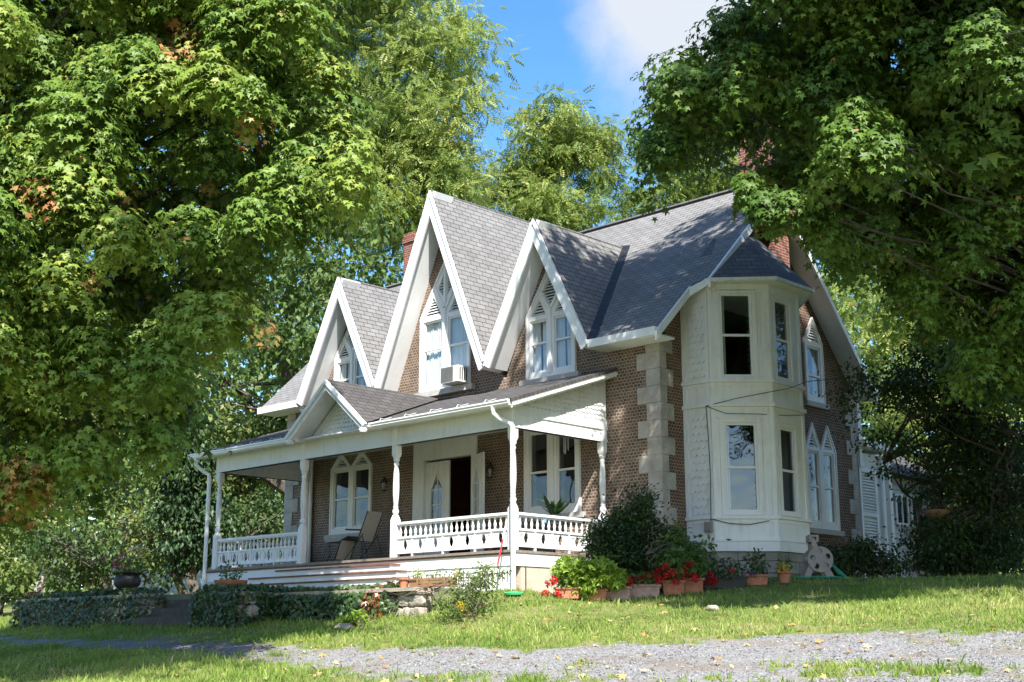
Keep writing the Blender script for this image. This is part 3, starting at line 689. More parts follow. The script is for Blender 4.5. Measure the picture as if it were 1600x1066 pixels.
ca, sa = math.cos(R(-100)), math.sin(R(-100))
leaf(lambda u, v, w: (-5.57+ -(-1)*(u*math.cos(R(-25))) - w*math.sin(R(-25)), -.05+u*math.sin(R(-25))+w*math.cos(R(-25)), v))
mb = MB(); mb.box(-6.38,-5.58,.9,.95,.0,2.56); mb.build('inner_door', M['dark_wood'], door)
mb = MB(); mb.box(-7.26,-7.2,.2,1.6,0,2.6); mb.box(-5.58,-5.52,.2,1.6,0,2.6); mb.box(-7.2,-5.58,.2,1.6,2.56,2.6); mb.build('door_reveal', M['dark_wood'], door)
# wing at the back: louvred shutter, post, clapboard wall with two small windows
mb = MB(); mb.box(-6, -.12, 8.0, 9.6, -.9, 2.9); mb.build('wing_wall', M['white_old'], house)
mb = MB(); fmw = lambda u, v, w: (-.1-w, u, v)
mb.plate([rect(8.0,8.85,.3,2.5), rect(8.1,8.75,.42,1.3), rect(8.1,8.75,1.4,2.4)], fmw, -.08, -.02); slats(mb, rect(8.1,8.75,.42,1.3), fmw, -.05, .075); slats(mb, rect(8.1,8.75,1.4,2.4), fmw, -.05, .075); mb.build('shutter', M['white'], house)
mb = MB(); mb.box(-.1,.05,7.95,8.1,2.5,4.2); mb.box(.0,.12,9.2,9.34,-.6,3.1); mb.box(-3,.2,7.9,9.6,3.0,3.16); mb.build('wing_post', M['white'], house)
mb = MB()
for i in range(26):
    z = -.6+i*.13; mb.add([(-.84,10.0,z),(-.84,14,z),(-.8,14,z),(-.8,10.0,z),(-.84,10.0,z+.14),(-.84,14,z+.14)], [(3,2,5,4),(0,1,2,3),(0,3,4),(1,5,2)])
mb.box(-6,-.845,10.0,14,-.7,2.75)
wall_w = mb.build('clapboard_wall', pbr('grey_white_clapboard', (.50,.52,.53), .7, .1, 3), house)  # white boards greyed to stand in for the shade on the wing
mb = MB(); mb.add([(-.4,9.8,2.6),(-.4,14.2,2.6),(-3.4,14.2,4.3),(-3.4,9.8,4.3),(-6.4,9.8,2.6),(-6.4,14.2,2.6)], [(0,1,2,3),(3,2,5,4),(0,3,4),(1,5,2),(0,4,5,1)]); mb.build('wing_roof', M['shingle_porch'], house)
for y0 in (11.15, 12.0):
    mb = MB(); fw = lambda u, v, w: (-.79-w, u, v); mb.plate([rect(y0,y0+.72,1.3,2.15), rect(y0+.08,y0+.34,1.38,2.07), rect(y0+.38,y0+.64,1.38,2.07)], fw, -.03, .01); w_ = mb.build('window', M['white'], house)
    MB().plate([rect(y0+.05,y0+.67,1.35,2.1)], fw, .0, None).build('pane', pbr('dark_wing_glass', (.03,.035,.04), .1, .2, 4, sp=.6), w_)

# ------------------------------------------------------------------ ground
def gz(x, y):
    x = np.asarray(x, float); y = np.asarray(y, float)
    z = -.59+.14*y-.045*np.maximum(x+1, 0)*np.clip(1-(x-9)/60, .2, 1)
    z = z + .32*np.exp(-((y+4.1)/1.15)**2)/(1+np.exp(-(x+2.5)*5))/(1+np.exp((x-.6)*3))
    z = z + .07*np.sin(x*.9+y*.5)*np.clip(-(y+6)/8, 0, 1)*.6
    z = np.minimum(z, -.36+.02*(y-2))                                   # levels off behind the front of the house
    z = np.minimum(z, -.38-.085*np.clip(y, 0, 4)/(1+np.exp(-(x-1.9)*3)))
    k = z; z = np.where(z < -2.6, -2.6+(z+2.6)*.42, z)                  # flattens out towards the road
    return np.maximum(z, -3.9) + .006*np.maximum(y-14, 0)
def mask_gravel(X, Y, Z):
    """drive: 1 on gravel, 0 on lawn; edges broken up with noise"""
    px, py, dz = project3(X, Y, Z)
    edge = np.interp(px, [-900,0,90,300,350,430,520,700,800,1000,1150,1300,1500,1600,2300], [994,996,998,1000,1001,1004,1013,1013,1011,1003,996,989,986,989,1000])
    low = np.interp(px, [-900,0,100,200,300,400,560,690,760,860,1000,1100,1300,1500,1600,2300], [1000,1004,1011,1017,1024,1036,1056,1082,1130,1130,1130,1130,1130,1130,1130,1130])
    n = fbm(X*1.1, Y*1.1); n2 = fbm(X*4+9, Y*4)
    a = (py-edge)/3.5+(n2-.5)*5+(n-.5)*4; b = (low-py)/4+(n2-.5)*6+(n-.5)*4
    g = np.clip(a, 0, 1)*np.clip(b, 0, 1)
    # tufts of grass left along the crown of the drive
    n3 = fbm(X*9+3, Y*9)
    st = np.exp(-((px-850)/330)**2)*np.exp(-((py-1062)/11)**2)*.9+np.exp(-((px-1440)/230)**2)*np.exp(-((py-1046)/13)**2)*.8+np.exp(-((px-480)/120)**2)*np.exp(-((py-1040)/12)**2)*.55+np.exp(-((px-390)/70)**2)*np.exp(-((py-1020)/7)**2)*.5
    g = g*np.clip(1-np.clip((st*1.5+(n-.5)*2.6+(n2-.5)*3+(n3-.5)*2.6-.95)*2.0, 0, 1), 0, 1)
    return np.where(dz > 3, g, .6)
def project3(X, Y, Z):
    c, r, u, w = cam_axes(); P = np.stack([X-c[0], Y-c[1], Z-c[2]], -1); d = np.maximum(P@w, .5)
    return 800+F*(P@r)/d, 533-F*(P@u)/d, P@w
_perm = np.random.default_rng(3).random((256, 256))
def vnoise(x, y):
    xi = np.floor(x).astype(int); yi = np.floor(y).astype(int); fx = x-xi; fy = y-yi; fx = fx*fx*(3-2*fx); fy = fy*fy*(3-2*fy)
    g = lambda i, j: _perm[(xi+i) & 255, (yi+j) & 255]
    return (g(0,0)*(1-fx)+g(1,0)*fx)*(1-fy)+(g(0,1)*(1-fx)+g(1,1)*fx)*fy
def fbm(x, y): return (vnoise(x, y)*.5+vnoise(x*2.1+7, y*2.1)*.27+vnoise(x*4.3, y*4.3+5)*.15+vnoise(x*9, y*9)*.08)
FH = np.array([-math.sin(YAW), math.cos(YAW)]); RH = np.array([math.cos(YAW), math.sin(YAW)])
def spaced(a, b, c, d, fine):
    lo = -np.geomspace(1, abs(a-b)+1, 40)[::-1]+1+b; hi = np.geomspace(1, d-c+1, 46)-1+c
    return np.concatenate([lo[:-1], np.arange(b, c, fine), hi])
def fast_mesh(name, V, loops, starts, mats, parent=None, tint=None, smooth=False, attrs=None):
    o = mkobj(name, parent); me = o.data; off = np.array(woff(o)); V = np.asarray(V, np.float32)-off.astype(np.float32)
    me.vertices.add(len(V)); me.vertices.foreach_set('co', V.ravel()); me.loops.add(len(loops)); me.loops.foreach_set('vertex_index', np.asarray(loops, np.int32))
    me.polygons.add(len(starts)); me.polygons.foreach_set('loop_start', np.asarray(starts, np.int32))
    me.update(calc_edges=True)
    if tint is not None:
        a = me.attributes.new('tint', 'FLOAT', 'FACE'); a.data.foreach_set('value', np.asarray(tint, np.float32))
    for k, v in (attrs or {}).items():
        a = me.attributes.new(k, 'FLOAT', 'POINT'); a.data.foreach_set('value', np.asarray(v, np.float32))
    if smooth: me.polygons.foreach_set('use_smooth', np.ones(len(starts), bool))
    for m in (mats if isinstance(mats, (list, tuple)) else [mats]): me.materials.append(m)
    return o
us_ = spaced(-420, -13.5, 13.5, 420, .085); vs2 = spaced(-160, 13, 33, 620, .085)
UU, VV = np.meshgrid(us_, vs2); GX = CAM[0]+UU*RH[0]+VV*FH[0]; GY = CAM[1]+UU*RH[1]+VV*FH[1]
GZ = gz(GX, GY); GG = mask_gravel(GX, GY, GZ)
GZ = GZ + (fbm(GX*1.7, GY*1.7)-.5)*.05*np.clip(1-GG, .2, 1)
nu, nv = len(us_), len(vs2); idx = np.arange(nu*nv).reshape(nv, nu)
q = np.stack([idx[:-1,:-1], idx[:-1,1:], idx[1:,1:], idx[1:,:-1]], -1).reshape(-1, 4)
def mat_ground():
    m, nt, b, N, L = nodes('lawn_and_gravel'); tc = N('ShaderNodeTexCoord')
    at_ = N('ShaderNodeAttribute'); at_.attribute_name = 'gravel'
    v = N('ShaderNodeTexVoronoi'); v.inputs['Scale'].default_value = 34; L(tc.outputs['Object'], v.inputs['Vector'])
    rp = N('ShaderNodeValToRGB'); e = rp.color_ramp.elements; e[0].color = (.15,.147,.147,1); e[1].color = (.27,.262,.258,1); e[1].position = .85
    sep = N('ShaderNodeSeparateColor'); L(v.outputs['Color'], sep.inputs[0]); L(sep.outputs[0], rp.inputs[0])
    n = N('ShaderNodeTexNoise'); n.inputs['Scale'].default_value = 1.1; n.inputs['Detail'].default_value = 8; L(tc.outputs['Object'], n.inputs['Vector'])
    dm = N('ShaderNodeMixRGB'); dr = N('ShaderNodeValToRGB'); dr.color_ramp.elements[0].position = .5; dr.color_ramp.elements[1].position = .72; L(n.outputs['Fac'], dr.inputs[0]); L(dr.outputs[0], dm.inputs[0]); L(rp.outputs[0], dm.inputs[1]); dm.inputs[2].default_value = (.19,.155,.125,1)
    n2 = N('ShaderNodeTexNoise'); n2.inputs['Scale'].default_value = 2.3; n2.inputs['Detail'].default_value = 10; n2.inputs['Roughness'].default_value = .7; L(tc.outputs['Object'], n2.inputs['Vector'])
    gr = N('ShaderNodeValToRGB'); e = gr.color_ramp.elements; e[0].color = (.095,.14,.03,1); e[1].color = (.26,.215,.11,1); e[0].position = .42; e[1].position = .68; L(n2.outputs['Fac'], gr.inputs[0])
    mx = N('ShaderNodeMixRGB'); L(at_.outputs['Fac'], mx.inputs[0]); L(gr.outputs[0], mx.inputs[1]); L(dm.outputs[0], mx.inputs[2]); L(mx.outputs[0], b.inputs['Base Color'])
    b.inputs['Roughness'].default_value = .95; spec(b, .15)
    bp = N('ShaderNodeBump'); bp.inputs['Distance'].default_value = .010; bp.inputs['Strength'].default_value = 1; L(v.outputs['Distance'], bp.inputs['Height']); bp.invert = True; L(bp.outputs[0], b.inputs['Normal'])
    return m
ground = fast_mesh('ground', np.stack([GX, GY, GZ], -1).reshape(-1, 3), q.ravel(), np.arange(0, q.size, 4), mat_ground(), attrs={'gravel': GG.ravel()}, smooth=True)
tag(ground, kind='structure')
# ------------------------------------------------------------------ leaves
def leaf_mat(name, ramp, trans=.28, rough=.5, sp=.35):
    m = bpy.data.materials.new(name); m.use_nodes = True; nt = m.node_tree; nt.nodes.clear(); N = nt.nodes.new; L = nt.links.new
    out = N('ShaderNodeOutputMaterial'); b = N('ShaderNodeBsdfPrincipled'); tr = N('ShaderNodeBsdfTranslucent'); mx = N('ShaderNodeMixShader')
    a = N('ShaderNodeAttribute'); a.attribute_name = 'tint'; r = N('ShaderNodeValToRGB'); cr = r.color_ramp
    while len(cr.elements) < len(ramp): cr.elements.new(.5)
    for e, (p, c) in zip(cr.elements, ramp): e.position = p; e.color = (*c, 1)
    L(a.outputs['Fac'], r.inputs[0]); L(r.outputs[0], b.inputs['Base Color']); b.inputs['Roughness'].default_value = rough; spec(b, sp)
    hs = N('ShaderNodeHueSaturation'); hs.inputs['Value'].default_value = 1.35; hs.inputs['Saturation'].default_value = 1.0; hs.inputs['Hue'].default_value = .49; L(r.outputs[0], hs.inputs['Color']); L(hs.outputs[0], tr.inputs['Color'])
    mx.inputs[0].default_value = trans; L(b.outputs[0], mx.inputs[1]); L(tr.outputs[0], mx.inputs[2]); L(mx.outputs[0], out.inputs['Surface']); return m
AUT = [(.90,(.38,.28,.09)),(.96,(.42,.22,.08)),(1,(.36,.15,.06))]
M['maple'] = leaf_mat('maple_leaf', [(0,(.055,.11,.017)),(.45,(.13,.218,.034)),(.8,(.235,.31,.052)),(.88,(.30,.335,.065))]+AUT[:3])
M['walnut'] = leaf_mat('walnut_leaf', [(0,(.12,.19,.04)),(.5,(.24,.315,.075)),(.92,(.36,.40,.11)),(1,(.36,.28,.06))], .4)
M['under'] = leaf_mat('undergrowth_leaf', [(0,(.06,.112,.028)),(.5,(.14,.21,.055)),(.9,(.25,.29,.085)),(1,(.35,.16,.05))], .4)
M['darkleaf'] = leaf_mat('dark_leaf', [(0,(.022,.050,.015)),(.6,(.05,.095,.024)),(1,(.11,.15,.04))], .25)
M['needle'] = leaf_mat('needle_leaf', [(0,(.018,.045,.016)),(.7,(.045,.088,.026)),(1,(.10,.15,.04))], .15)
M['ivy'] = leaf_mat('ivy_leaf', [(0,(.025,.058,.02)),(.6,(.06,.11,.035)),(.92,(.11,.165,.055)),(.97,(.22,.09,.03)),(1,(.25,.10,.03))], .15, .35, .5)
M['lime'] = leaf_mat('lime_leaf', [(0,(.16,.27,.025)),(.6,(.30,.43,.06)),(1,(.42,.50,.10))], .4)
M['shrub'] = leaf_mat('shrub_leaf', [(0,(.055,.11,.026)),(.6,(.12,.20,.045)),(.95,(.16,.21,.05)),(1,(.45,.33,.05))], .35)
M['red'] = leaf_mat('red_petal', [(0,(.45,.012,.015)),(1,(.62,.03,.03))], .3)
M['pink'] = leaf_mat('magenta_petal', [(0,(.30,.02,.08)),(1,(.45,.06,.16))], .3)
M['yellow'] = leaf_mat('yellow_petal', [(0,(.6,.42,.02)),(1,(.75,.55,.03))], .3)
M['purple'] = leaf_mat('dark_violet_petal', [(0,(.03,.012,.08)),(1,(.09,.04,.2))], .3)
M['bark'] = pbr('grey_brown_bark', (.06,.048,.038), .95, .3, 5, bump=.04, fine=14, col2=(.15,.125,.10))
M['bark_dark'] = pbr('dark_maple_bark', (.03,.025,.02), .95, .3, 5, bump=.04, fine=14, col2=(.085,.07,.058))
M['bark_pale'] = pbr('pale_bark', (.22,.19,.16), .95, .3, 5, bump=.03, col2=(.42,.38,.33))
M['stem'] = pbr('green_brown_stem', (.09,.085,.04), .8, .3, 8)

MAPLE = (np.array([(0,0,0),(.46,-.10,-.07),(.30,.17,.02),(.74,.52,-.14),(.22,.50,.02),(0,1.08,-.16),(-.22,.50,.02),(-.74,.52,-.14),(-.30,.17,.02),(-.46,-.10,-.07)]),
         [(0,1,2),(2,3,4),(4,5,6),(6,7,8),(8,9,0),(0,2,4),(0,4,6),(0,6,8)])
LEAF = (np.array([(0,0,0),(.30,.42,.05),(0,1,-.1),(-.30,.42,.05)]), [(0,1,2),(0,2,3)])
QUAD = (np.array([(0,0,0),(.36,.5,.03),(0,1,-.08),(-.36,.5,.03)]), [(0,1,2,3)])
def pinnate(n=4):
    V = []; Fc = []
    for i in range(n):
        for s in (-1, 1):
            y = .15+.75*i/n; b = len(V); dx = s*.36*(1-.35*abs(i/n-.4)); dz = -.12*(i/n)**2-.10
            V += [(0,y,-.12*(i/n)**2), (dx*.45, y+.12, -.02-.12*(i/n)**2), (dx, y+.16, dz), (dx*.5, y-.02, -.05-.12*(i/n)**2)]; Fc.append((b,b+1,b+2,b+3))
    b = len(V); V += [(0,.85,-.12),(.07,.97,-.13),(0,1.18,-.22),(-.07,.97,-.13)]; Fc.append((b,b+1,b+2,b+3))
    return np.array(V), Fc
PINN = pinnate()
STRAP = (np.array([(-.04,0,0),(.04,0,0),(.045,.35,.12),(-.045,.35,.12),(.035,.7,.08),(-.035,.7,.08),(0,1,-.12)]), [(0,1,2,3),(3,2,4,5),(5,4,6)])
def unit(a): return a/np.maximum(np.linalg.norm(a, axis=-1, keepdims=True), 1e-9)
def leaves(name, P, A, Nn, size, tint, tmpl, mat, parent=None, **kw):
    tv, tf = tmpl; n = len(P); A = unit(A); Nn = unit(Nn-A*np.sum(Nn*A, -1, keepdims=True)); X = np.cross(A, Nn); k = len(tv); s = np.asarray(size).reshape(-1, 1, 1)
    rv_ = np.random.default_rng(n+k); sx = rv_.uniform(.78,1.12,(n,1,1)); sz = rv_.uniform(-.4,2.2,(n,1,1)); sk = rv_.normal(0,.12,(n,1,1))
    V = P[:,None,:]+s*((tv[None,:,0:1]*sx+sk*tv[None,:,1:2])*X[:,None,:]+tv[None,:,1:2]*A[:,None,:]+sz*tv[None,:,2:3]*Nn[:,None,:])
    lt = np.concatenate([np.array(f) for f in tf]); ln = np.array([len(f) for f in tf]); st = np.concatenate([[0], np.cumsum(ln)[:-1]])
    loops = (np.arange(n)[:,None]*k+lt[None]).ravel(); starts = (np.arange(n)[:,None]*len(lt)+st[None]).ravel()
    o = fast_mesh(name, V.reshape(-1, 3), loops, starts, mat, parent, tint=np.repeat(np.clip(tint, 0, 1), len(tf)))
    return tag(o, **kw)
UP = np.array([0, 0, 1.])
def spray(C, Rr, k, rg, droop=.62, size=(.058,.118), **kw):
    """leaf positions and attitudes of domed, overlapping sprays round the cluster centres C: faces outward and up, tips hanging"""
    n = len(C)*k; c = np.repeat(C, k, 0); r = np.repeat(Rr, k); tw = rg.integers(0, 8, n); base = np.repeat(rg.uniform(0, 2*np.pi, len(C)), k)
    ph = base+tw*2*np.pi/8+rg.normal(0, .3, n)+.2*np.sin(tw*5.+base)
    q = np.sqrt(rg.uniform(.01, 1, n)); rho = r*q*(.72+.38*np.sin(tw*2.3+base*3)); out = np.stack([np.cos(ph), np.sin(ph), np.zeros(n)], -1)
    lay = np.floor(rg.uniform(0, 2.4, n)); P = c+out*(rho*(1-.12*lay))[:,None]
    P[:,2] += .30*r-droop*rho**2/np.maximum(r, .1)-lay*.27*r+rg.normal(0, .04, n)+.14*r*np.sin(tw*3.1+base)
    a = ph+rg.normal(0, .55, n); pt = .25+.85*q+rg.normal(0, .28, n)
    A = np.stack([np.cos(a)*np.cos(pt), np.sin(a)*np.cos(pt), -np.sin(pt)], -1)
    Nn = UP*.8+out*(.35+.9*q)[:,None]+rg.normal(0, .26, (n, 3)); return P, A, Nn, rg.uniform(*size, n), tw
def limb(mb, a, b, r0, r1, rg, wob=.25, n=6, sides=6, sag=0):
    a = np.array(a, float); b = np.array(b, float); L_ = np.linalg.norm(b-a); t = np.linspace(0, 1, n)
    w = rg.normal(0, wob*L_*.08, (n, 3)); w[0] = w[-1] = 0
    pts = a+(b-a)*t[:,None]+w; pts[:,2] += sag*L_*np.sin(t*np.pi)
    mb.tube(pts, list(r0+(r1-r0)*t**.8), sides); return pts

def in_poly(x, y, poly):
    c = np.zeros(len(x), bool); j = len(poly)-1
    for i in range(len(poly)):
        xi, yi = poly[i]; xj, yj = poly[j]
        c ^= ((yi > y) != (yj > y)) & (x < (xj-xi)*(y-yi)/((yj-yi) or 1e-9)+xi); j = i
    return c
def crown_points(poly, dmin, n, mind, rg, dspan, floor=None):
    """cluster centres of a real crown: spread through a depth of several metres behind an outline"""
    xs = [p[0] for p in poly]; ys = [p[1] for p in poly]; out = []; tries = 0
    while len(out) < n and tries < 40000:
        tries += 1; x = rg.uniform(min(xs), max(xs)); y = rg.uniform(min(ys), max(ys))
        if not in_poly(np.array([x]), np.array([y]), poly)[0]: continue
        d = dmin(x, y)+dspan*rg.uniform(0, 1)**1.3; p = at(x, y, d)
        if all(np.linalg.norm(p-q) > mind for q in out): out.append(p)
    return np.array(out)

def maple(name, label, trunk_xy, height, front, dfun, nfront, upper, seed, brown=(), span=3.6, extra=(), bright=0):
    rg = np.random.default_rng(seed); tx, ty = trunk_xy; tz = float(gz(tx, ty))-.2
    t = thing(name, (tx, ty, tz), label, 'tree', 'large maple trees in front of the house')
    C = crown_points(front, dfun, nfront, .43, rg, span); Rr = rg.uniform(.55, .95, len(C))
    if len(extra): C = np.concatenate([C, [at(*e[:3]) for e in extra]]); Rr = np.concatenate([Rr, [e[3] for e in extra]])
    P, A, Nn, Sz, tw = spray(C, Rr, 760, rg)
    cl = np.repeat(rg.uniform(.15, .62, len(C))+bright, 760); ti = cl+rg.normal(0, .13, len(P)); ti = np.minimum(ti, .86)  # bright shifts every leaf tint; negative darkens a crown as if shaded
    ti[rg.random(len(P)) < .004] = .95
    for bx, by, br in brown:                                # a few sprays have turned
        px, py, dz = project3(P[:,0], P[:,1], P[:,2]); hit = (np.hypot(px-bx, py-by) < br) & (rg.random(len(P)) < .55) & (dz < 20); ti[hit] = rg.uniform(.88, 1, hit.sum())
    Bk = crown_points([(px_, py_-20) for px_, py_ in front], lambda x, y: dfun(x, y)+span+.6, 110, .8, rg, 2.2); Pb, Ab, Nb, Sb, _ = spray(Bk, np.full(len(Bk), 1.05), 480, rg, size=(.10,.17))
    leaves('crown', Pb, Ab, Nb, Sb, rg.uniform(.05,.5,len(Pb)), MAPLE, M['maple'], t)
    # the rest of the tree above and beside the frame
    U = np.array(upper[0]); Ru = np.full(len(U), upper[1]); Pu, Au, Nu, Su, _ = spray(U, Ru, upper[2], rg, size=(.15,.25))
    leaves('crown', P, A, Nn, Sz, ti, MAPLE, M['maple'], t); leaves('crown', Pu, Au, Nu, Su, rg.uniform(.1,.7,len(Pu)), MAPLE, M['maple'], t)
    mb = MB(); top = np.array([tx, ty, tz+height*.8]); main = limb(mb, (tx, ty, tz), top, .42, .12, rg, .3, 9, 10)
    pts = np.array(main)
    for c, r in zip(np.concatenate([C, U[::2]]), np.concatenate([Rr, Ru[::2]])):
        hz = np.hypot(c[0]-tx, c[1]-ty); zt = c[2]-.25*hz+rg.uniform(-.5,.3); zt = min(max(zt, tz+2.2), top[2]); a = pts[np.argmin(abs(pts[:,2]-zt))]
        L_ = np.linalg.norm(c-a); limb(mb, a, c, min(.010+.006*L_, .06), .007, rg, .14, 8, 5, .05)
    for c, r in zip(C, Rr):
        for k in range(3):
            a = rg.uniform(0, 6.28); limb(mb, c, c+np.array([math.cos(a)*r*.8, math.sin(a)*r*.8, -.2*r]), .009, .004, rg, .15, 4, 4)
    mb.build('trunk', M['bark_dark'], t, smooth=True, recalc=False); return t
def fill_region(rg, n, fn, mind=1.0):
    out = []; tries = 0
    while len(out) < n and tries < 30000:
        tries += 1; p = fn()
        if p is not None and all(np.linalg.norm(p-q) > mind for q in out): out.append(p)
    return out
rgA = np.random.default_rng(11)
# left maple
POLY_L = [(-330,-260),(545,-260),(515,60),(535,180),(560,265),(548,325),(505,355),(420,380),(370,470),(392,560),(370,610),(300,640),(255,700),(190,745),(110,745),(70,800),(10,780),(-40,730),(-330,760)]
dL = lambda x, y: np.interp(y, [-260,0,300,620,850], [19.4,18.4,17.6,18.1,18.8])
def over(targets, n, hlo, hhi, mind, seed, keep_out=None):
    """places in a tall crown: above the spots that lie in its shade, back along the sunlight, and above the frame"""
    rg = np.random.default_rng(seed); out = []; tries = 0
    while len(out) < n and tries < 20000:
        tries += 1; lo, hi = targets[rg.integers(len(targets))]; p = at(*[rg.uniform(a, b) for a, b in zip(lo, hi)]) if lo[0] > 100 or lo[2] > 12 else np.array([rg.uniform(a, b) for a, b in zip(lo, hi)]); p = p+S*rg.uniform(hlo, hhi)/S[2]
        x, y, z = project(p)
        if y > -90 and not in_poly(np.array([x]), np.array([y]), keep_out)[0]: continue
        if all(np.linalg.norm(p-q) > mind for q in out): out.append(p)
    return out
UL = over([((-16,-9.5,-1.2),(-8,-5.5,-.7)), ((-12.5,-3.2,-.3),(-8.4,-2.9,2.4)), ((-15,-5,-.6),(-8,-3,-.6)), ((-12.8,-3.2,2.8),(-9.5,-1,3.4)), ((60,620,17.6),(310,760,19))], 74, 9, 17, 1.5, 12, POLY_L)
maple('maple_tree', 'great maple whose crown fills the whole upper part of the picture beside the porch steps', tuple(at(-170,800,22.5)[:2]), 17, POLY_L, dL, 215, (UL, 1.5, 250), 21,
      brown=((280,60,34),(395,205,30),(25,770,60),(60,310,34),(330,300,24),(145,440,18),(205,305,18),(410,520,26)), span=2.8, bright=.14)
POLY_R = [(1175,-260),(1175,20),(1095,75),(1050,150),(1030,215),(1035,245),(1085,245),(1120,240),(1150,195),(1215,195),(1235,255),(1175,275),(1150,290),(1225,315),(1275,335),(1330,385),(1420,460),(1490,520),(1510,590),(1640,640),(1900,720),(1900,-260)]
dR = lambda x, y: np.interp(y, [-260,0,300,560], [18.2,18.6,20.2,21.2])
UR = over([((.3,.2,-.6),(1.7,8,5.6)), ((-1.9,-.4,4.6),(.8,3.3,7.6)), ((-2.9,-.3,4.8),(-1.5,2.2,7)), ((2,.3,-.5),(9,8,-.2)), ((.2,.2,-.6),(1.7,5,5.6)), ((-1,8,-.5),(0,14,3)), ((-1,8,-.5),(0,14,3)), ((1380,150,20),(1640,560,22)), ((1080,60,20),(1300,240,21.5)), ((1300,330,21),(1640,580,22.5)), ((1420,0,19),(1700,450,21)), ((1150,20,19.5),(1330,180,21)), ((.2,5,0),(.8,8,6))], 215, 5.5, 16, 1.15, 13, POLY_R)
maple('maple_tree', 'big shady maple hanging over the chimney and the bay window', tuple(at(2000,800,24.5)[:2]), 17, POLY_R, dR, 250, (UR, 1.4, 240), 22, extra=((1172,292,19.2,.4),(1200,318,19,.42),(1232,322,19,.42),(1262,322,19.2,.45),(1292,360,19.4,.45),(1340,190,18.4,.7),(1380,230,18.4,.7),(1310,250,18.6,.6),(1540,60,17.6,.8),(1590,110,17.8,.7)), bright=-.2)  # leaf tints lowered to stand in for the crown's own shade

# ------------------------------------------------------------------ trees and shrubs behind and beside the house
def blob_points(rg, ells, n):
    out = []; vols = np.array([e[1][0]*e[1][1]*e[1][2] for e in ells])**.75; vols = vols/vols.sum()
    for (c, r), f in zip(ells, vols):
        k = max(3, int(n*f)); v = unit(rg.normal(0, 1, (k, 3))); rad = rg.uniform(.12, 1, (k, 1))**.5*(1+.12*rg.normal(0, 1, (k, 1)))
        out.append(np.array(c)+v*rad*np.array(r))
    return np.concatenate(out)
def tree(name, label, cat, base, ells, nclump, per, clump_r, size, tmpl, mat, seed, trunk_r=.2, bark=None, group=None, droop=.6, tlo=.1, thi=.8, lean=(0,0), multi=1, flat=.55):
    rg = np.random.default_rng(seed); base = np.array(base, float); t = thing(name, tuple(base), label, cat, group)
    C = blob_points(rg, ells, nclump); r = clump_r*rg.uniform(.6, 1.25, len(C)); n = len(C)*per
    c = np.repeat(C, per, 0); q = rg.normal(0, .52, (n, 3))*np.array([1,1,flat]); P = c+q*np.repeat(r, per)[:,None]
    P[:,2] = np.maximum(P[:,2], base[2]+.05)
    A = q*.8+rg.normal(0, .6, (n, 3)); A[:,2] -= droop; Nn = UP+rg.normal(0, .45, (n, 3))+q*.4
    ti = np.repeat(rg.uniform(tlo, thi, len(C)), per)+rg.normal(0, .12, n); s = rg.uniform(.75, 1.25, n)*size
    leaves('crown', P, A, Nn, s, np.minimum(ti, .93)+(rg.random(n) < .006)*.2, tmpl, mat, t)
    mb = MB(); zt = max(p[2] for p in C); ctr = np.mean(C, 0)
    for m_ in range(multi):
        b = base+(np.array([rg.normal(0,.35), rg.normal(0,.35), 0]) if multi > 1 else 0); b[2] = base[2]-.15
        top = np.array([ctr[0]+lean[0]+(rg.normal(0,.7) if multi > 1 else 0), ctr[1]+lean[1]+(rg.normal(0,.7) if multi > 1 else 0), base[2]+(zt-base[2])*(.85 if multi == 1 else rg.uniform(.5,.8))])
        pts = limb(mb, b, top, trunk_r, trunk_r*.22, rg, .5, 9, 8)
        sel = C[m_::multi] if multi > 1 else C
        for p in sel[::max(1, len(sel)//46)]:
            if trunk_r < .1 and p[2] < base[2]+.35*(zt-base[2]): continue
            a = pts[np.argmin(abs(pts[:,2]-(p[2]-.35*np.hypot(*(p[:2]-pts[4][:2])))))]; L_ = np.linalg.norm(p-a)
            limb(mb, a, p, min(trunk_r*.45, .008+.010*L_), .006, rg, .7 if trunk_r > .1 else .25, 6, 4, .06)
    mb.build('trunk', bark or M['bark'], t, smooth=True, recalc=False); return t
def ell(px, py, d, rx, ry, rd=None):
    k = d/F; c = at(px, py, d); return (tuple(c), (rx*k*.9, (rd or rx)*k*.9, ry*k))
def gbase(px, d):
    p = at(px, 900, d); return (p[0], p[1], float(gz(p[0], p[1])))
BG = 'tall trees behind the house'
tree('walnut_tree', 'tall walnut standing behind the three gables with its top out of frame', 'tree', gbase(560,54), [ell(664,110,54,102,170),(ell(620,300,54,120,130)),ell(520,160,56,120,260),ell(700,260,53,75,80),ell(555,-100,56,150,150)], 430, 56, 1.2, .48, PINN, M['walnut'], 31, .42, group=BG)
tree('walnut_tree', 'airy walnut showing against the blue sky between the gables and the maple', 'tree', gbase(850,58), [ell(868,220,58,66,68),ell(812,285,58,45,65),ell(922,245,58,48,68),ell(868,330,57,75,45)], 150, 42, .85, .47, PINN, M['walnut'], 32, .3, group=BG)
tree('walnut_tree', 'walnut behind the main roof ridge beside the brick chimney', 'tree', gbase(1060,60), [ell(1060,275,60,85,75),ell(1010,320,59,60,50),ell(1130,300,60,80,80),ell(1240,240,62,110,150)], 130, 52, 1.15, .48, PINN, M['walnut'], 33, .3, group=BG, tlo=.0, thi=.6)
tree('locust_tree', 'yellow green tree beyond the back of the house beside the dark shrub', 'tree', gbase(1400,52), [ell(1390,560,52,90,110),ell(1440,440,53,120,130),ell(1340,470,52,60,80),ell(1560,560,54,120,140),ell(1500,700,52,150,120)], 190, 36, 1.0, .46, PINN, M['walnut'], 34, .24, group=BG)
